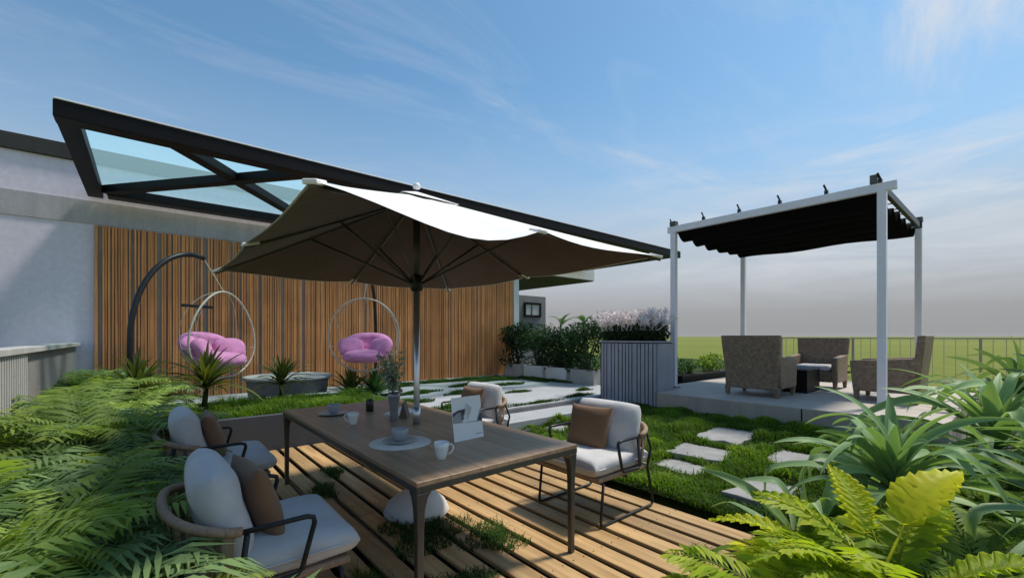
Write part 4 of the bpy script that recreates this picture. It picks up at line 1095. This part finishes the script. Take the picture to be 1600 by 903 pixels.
# ------------------------------------------------------------------ hanging egg chairs
def make_egg(u, wide=1.0, egg=.03):
    """local: hoop opening faces -Y; pole stands off the hoop centre along u; z=0 ground"""
    root = empty('hanging_chair')
    u = Vector((u[0], u[1], 0)).normalized(); S0 = 1.30
    q = lambda s_, z_: (u.x*s_, .10+u.y*s_, z_)
    pts = [q(S0,.02), q(S0,.5), q(S0,.9)]
    for i in range(19):
        a = math.pi*(1-.56*i/18); pts.append(q(S0-.89-.89*math.cos(a)*1.0, 1.15+1.30*math.sin(a)))
    mb = MB(); mb.tube(pts, .036, 12); mb.build('stand_pole', M['steel_black'], root, smooth=True)
    mb = MB(); b0 = Vector(q(S0*.55,.03))
    mb.tube([(b0.x+.62*math.cos(2*math.pi*k/40), b0.y+.62*math.sin(2*math.pi*k/40), .03) for k in range(40)], .025, 8, closed=True)
    mb.tube([q(S0,.03), q(S0*.55-.6,.03)], .025, 8); mb.build('stand_base', M['steel_black'], root, smooth=True)
    tx, ty, tipz = pts[-1]; tipx = -.05
    cx_, cz_ = tipx+.05, 1.22; RX, RZ = .66, .70
    mb = MB(); mb.tube([(tx,ty,tipz-.01),(cx_,-.01,cz_+RZ+.0)], .008, 6); mb.build('hanger_rope', M['hoop'], root)
    mb = MB(); ring = [(cx_+RX*math.cos(2*math.pi*k/56)*(1-egg*math.sin(2*math.pi*k/56)), -.02, cz_+RZ*math.sin(2*math.pi*k/56)) for k in range(56)]
    mb.tube(ring, .016, 8, closed=True); mb.build('front_hoop', M['hoop'], root, smooth=True)
    mb = MB()   # back basket ribs : wires from top to bottom bulging back
    for q in (-60,-30,0,30,60):
        pts = []
        for i in range(21):
            e = math.pi/2-math.pi*i/20; b_ = math.sin(R(q)); 
            pts.append((cx_+RX*math.cos(e)*b_, -.02+.52*math.cos(e)*math.cos(R(q)), cz_+RZ*math.sin(e)))
        if abs(q) in (60,) or q == 0: mb.tube(pts, .006, 6)
    for zz in (-.45,-.22):
        pts = []; c = math.sqrt(1-(zz/.7)**2)
        for i in range(25):
            a = math.pi*i/24; pts.append((cx_+RX*c*math.cos(a), -.02+.52*c*math.sin(a), cz_+zz))
        mb.tube(pts, .006, 6)
    mb.build('back_wires', M['hoop'], root, smooth=True)
    # cushions : bowl shaped seat and back
    rows = []
    def bowl(r0, r1, e_lo, e_hi, a_lo, a_hi, n=14, m_=18):
        mb = MB()
        for rr_, flip in ((r1,False),(r0,True)):
            P = []
            for i in range(n+1):
                row = []
                for j in range(m_+1):
                    a = R(a_lo+(a_hi-a_lo)*j/m_); f_ = abs(2*j/m_-1)
                    e = R(e_lo+(e_hi-26*f_**3-e_lo)*i/n)
                    ed = min(i, n-i, 3)/3*min(j, m_-j, 3)/3
                    mid = (r0+r1)/2; r_ = mid+(rr_-mid)*(ed**.4)*(1+.05*math.sin(j*1.3)*math.sin(i*1.1))
                    row.append((cx_+RX*r_*math.cos(e)*math.sin(a), -.02+.56*r_*math.cos(e)*math.cos(a), cz_+RZ*r_*math.sin(e)))
                P.append(row)
            mb.grid(P[::-1] if flip else P)
        return mb
    weld(bowl(.66,1.02,-42,6,-64*wide,64).build('back_cushion', M['pink'], root, smooth=True, subsurf=1))
    mb = pillow(.84*wide,.64,.25,18,.0,3.5,12,rnd=.30); xf(mb, Matrix.Translation((cx_,.10,cz_-.40)) @ Matrix.Rotation(R(6),4,'X')); weld(mb.build('seat_cushion', M['pink'], root, smooth=True, subsurf=1))
    for s in (-1,1):
        mb = pillow(.48,.40,.22,14,.0,3.0,13+s,rnd=.22); xf(mb, Matrix.Translation((cx_+s*.27,.12,cz_-.24)) @ Matrix.Rotation(R(s*-32),4,'Z') @ Matrix.Rotation(R(62),4,'X')); weld(mb.build('side_pillow', M['pink'], root, smooth=True, subsurf=1))
    return root
e1 = make_egg((-1,.12), 1.14, .20)
e1.location = (.95,8.45,.30); e1.rotation_euler.z = R(42); tag(e1, 'left hanging chair with pink cushions on a tall curved stand', 'hanging chair', 'hanging chairs by the timber wall')
mb = MB(); mb.bar((-.66,.1,1.66),(-.1,.1,1.66),.045,.045); mb.build('spreader_bar', M['steel_black'], e1, bevel=.004)
e2 = make_egg((-.05,1))
e2.location = (3.19,8.19,.30); e2.rotation_euler.z = R(-34); tag(e2, 'right hanging chair with pink cushions and a round hoop facing the table', 'hanging chair', 'hanging chairs by the timber wall')

# ------------------------------------------------------------------ pergola
PX0, PX1, PY0, PY1, PZ = 7.86, 11.1, 1.28, 4.41, 3.60
pg = empty('pergola', (PX0, PY0, .5)); tag(pg, 'white metal pergola with a black fabric roof on the patio', 'pergola')
P = lambda x, y, z: (x-PX0, y-PY0, z-.5)
for x in (PX0, PX1):
    for y in (PY0, PY1):
        mb = MB(); mb.box(P(x-.05,y-.05,.514), P(x+.05,y+.05,PZ-.08)); po = mb.build('post', M['alu_white'], pg, bevel=.006)
        mb = MB(); mb.box(P(x-.09,y-.09,.501), P(x+.09,y+.09,.513)); mb.build('foot_plate', M['table_steel'], po)
for x in (PX0, PX1):
    mb = MB(); e_ = (.16,.12) if x == PX0 else (.05,.05); mb.box(P(x-.035,PY0-e_[0],PZ-.079), P(x+.035,PY1+e_[1],PZ+.04)); mb.build('beam', M['alu_white'] if x == PX0 else M['steel_black'], pg, bevel=.006)
for y in (PY0, PY1):
    mb = MB(); mb.box(P(PX0+.036,y-.03,PZ-.075), P(PX1-.036,y+.03,PZ+.03)); mb.build('side_beam', M['steel_black'] , pg, bevel=.006)
# fabric: wavy sheet hung from rods running across
nx = 80; rows = []
for i in range(nx+1):
    t = i/nx; x = PX0+.04+(PX1-PX0-.08)*t
    sag = .19*abs(math.sin(math.pi*t*6))**.8
    row = []
    for j in range(13):
        y = PY0+.04+(PY1-PY0-.08)*j/12
        row.append(P(x, y, PZ-.06-sag-.02*math.sin(j*.9+i*.1)))
    rows.append(row)
mb = MB(); mb.grid(rows); o = mb.build('fabric_roof', M['shade_black'], pg, smooth=True); sm = o.modifiers.new('solid','SOLIDIFY'); sm.thickness = .006
for i in range(8):
    x = PX0+.06+(PX1-PX0-.12)*i/7; mb = MB(); mb.tube([P(x,PY0+.035,PZ-.05),P(x,PY1-.035,PZ-.05)], .012, 8); mb.build('roof_rod', M['alu_white'], pg, smooth=True)
for i in range(6):
    y = PY0+.02+(PY1-PY0+.02)*i/5
    for x in (PX0,):
        mb = MB(); mb.box(P(x-.03,y-.022,PZ+.041),P(x+.03,y+.022,PZ+.10)); mb.bar(P(x,y,PZ+.101),P(x-.02,y+.03,PZ+.19),.03,.02); mb.build('hook', M['steel_black'], pg, bevel=.003)
for (x, y) in ((PX0,PY0),(PX1,PY0),(PX0,PY1)):
    mb = MB(); mb.box(P(x-.06,y-.06,PZ+.042),P(x+.06,y+.06,PZ+.13)) if (x,y)!=(PX0,PY0) else mb.box(P(x-.05,y+.05,PZ+.042),P(x+.06,y+.13,PZ+.17)); mb.build('corner_bracket', M['table_steel'], pg, bevel=.008)

# railing along far patio side
M['rail'] = simple('rail', (.30,.31,.26), .5, .2)
rl = empty('railing', (11.85, 2, .5)); tag(rl, 'thin dark railing along the far side of the patio', 'railing')
mb = MB(); mb.box((-.012,-5,.94),(.012,3.2,.965)); mb.build('top_rail', M['rail'], rl)
mb = MB(); mb.box((-.012,-5,.08),(.012,3.2,.10)); mb.build('bottom_rail', M['rail'], rl)
mb = MB(); y = -5
while y < 3.2: mb.box((-.004,y,.101),(.004,y+.008,.939)); y += .16
mb.build('balusters', M['rail'], rl)
for y in (-4.9,-3.2,-1.5,.4,1.8,3.1):
    mb = MB(); mb.box((-.02,y,-.55),(.02,y+.04,.939)); mb.build('upright', M['rail'], rl)

# wicker armchairs + coffee table
def make_wicker():
    """faces +X ; back at x=0 ; width along Y"""
    root = empty('wicker_armchair'); W = .43
    mb = MB()   # backrest, slightly reclined, wider at the top
    def ring(x0, x1, w_, z): return [(x0,-w_,z),(x1,-w_,z),(x1,w_,z),(x0,w_,z)]
    prof = [(0.04,.12,.38,.12),(.03,.12,.40,.40),(-.01,.08,.44,.80),(-.03,.06,.45,.99)]
    vs = []
    for x0, x1, w_, z in prof: vs += ring(x0, x1, w_, z)
    fs = [(3,2,1,0)]+[(4*i+k,4*i+(k+1)%4,4*(i+1)+(k+1)%4,4*(i+1)+k) for i in range(3) for k in range(4)]+[(12,13,14,15)]
    mb.add(vs, fs); mb.build('backrest', M['wicker'], root, bevel=.018, seg=3)
    for s in (-1,1):
        mb = MB(); y0, y1 = (s*W, s*(W-.10)) if s < 0 else (s*(W-.10), s*W)
        vs = [(.10,y0,.14),(.80,y0,.14),(.80,y1,.14),(.10,y1,.14),(.06,y0,.66),(.84,y0,.60),(.84,y1,.60),(.06,y1,.66)]
        mb.add(vs, [(0,3,2,1),(4,5,6,7),(0,1,5,4),(1,2,6,5),(2,3,7,6),(3,0,4,7)]); mb.build('armrest', M['wicker'], root, bevel=.02, seg=3)
    mb = MB(); mb.box((.121,-W+.102,.14),(.80,W-.102,.34)); mb.build('seat_base', M['wicker'], root, bevel=.012)
    mb = rounded_cushion(.68,.62,.12,seed=5); xf(mb, Matrix.Translation((.47,0,.40))); weld(mb.build('seat_cushion', M['cushion'], root, smooth=True, subsurf=1))
    for x in (.08,.76):
        for s in (-1,1):
            mb = MB(); mb.bar((x,s*(W-.05),0),(x,s*(W-.05),.15),.05,.05,(0,1,0),w2=.075,h2=.075); mb.build('leg', M['wicker'], root, bevel=.005)
    return root
wk = make_wicker()
for i, (x, y, rz, s, lab) in enumerate([(7.62,2.93,0,1.02,'wicker armchair with its back to the camera at the front of the patio'), (10.45,2.62,math.pi,.98,'wicker armchair facing the camera at the far side of the patio'), (8.95,.93,math.pi/2,1.02,'wicker armchair seen from its side behind the front right post')]):
    o = wk if i == 0 else copy_tree(wk)
    o.location = (x, y, .502); o.rotation_euler.z = rz; o.scale = (s,s,s); tag(o, lab, 'armchair', 'wicker armchairs on the patio')
ct = empty('coffee_table', (9.12,2.76,.502)); tag(ct, 'low dark coffee table between the wicker armchairs', 'coffee table')
mb = MB(); mb.box((-.36,-.34,.40),(.36,.34,.435)); mb.build('tabletop', M['kerb'], ct, bevel=.004)
for a, b_ in (((-.36,-.33,0),(.36,-.27,.399)),((-.36,.27,0),(.36,.33,.399)),((.30,-.269,0),(.36,.269,.399)),((-.36,-.269,.0),(-.34,.04,.399))):
    mb = MB(); mb.box(a, b_); mb.build('side_panel', M['frame_black'], ct, bevel=.004)
mb = MB(); mb.box((-.339,-.268,.14),(.299,.268,.17)); mb.build('shelf', M['stone'], ct, bevel=.003)

# ------------------------------------------------------------------ air : even thin haze round the place, sky outside it
m = bpy.data.materials.new('haze_air'); m.use_nodes = True; nt = m.node_tree
nt.nodes.remove(nt.nodes['Principled BSDF'])
pv = N(nt, 'ShaderNodeVolumePrincipled', Density=.00016, Anisotropy=.2); pv.inputs['Color'].default_value = (.66,.66,.68,1)
nt.links.new(pv.outputs[0], nt.nodes['Material Output'].inputs['Volume'])
mb = MB(); mb.box((-6100,-6100,-1.2),(6100,6100,9)); hzo = mb.build('haze', m); hzo['kind'] = 'stuff'
sc.cycles.volume_bounces = 0
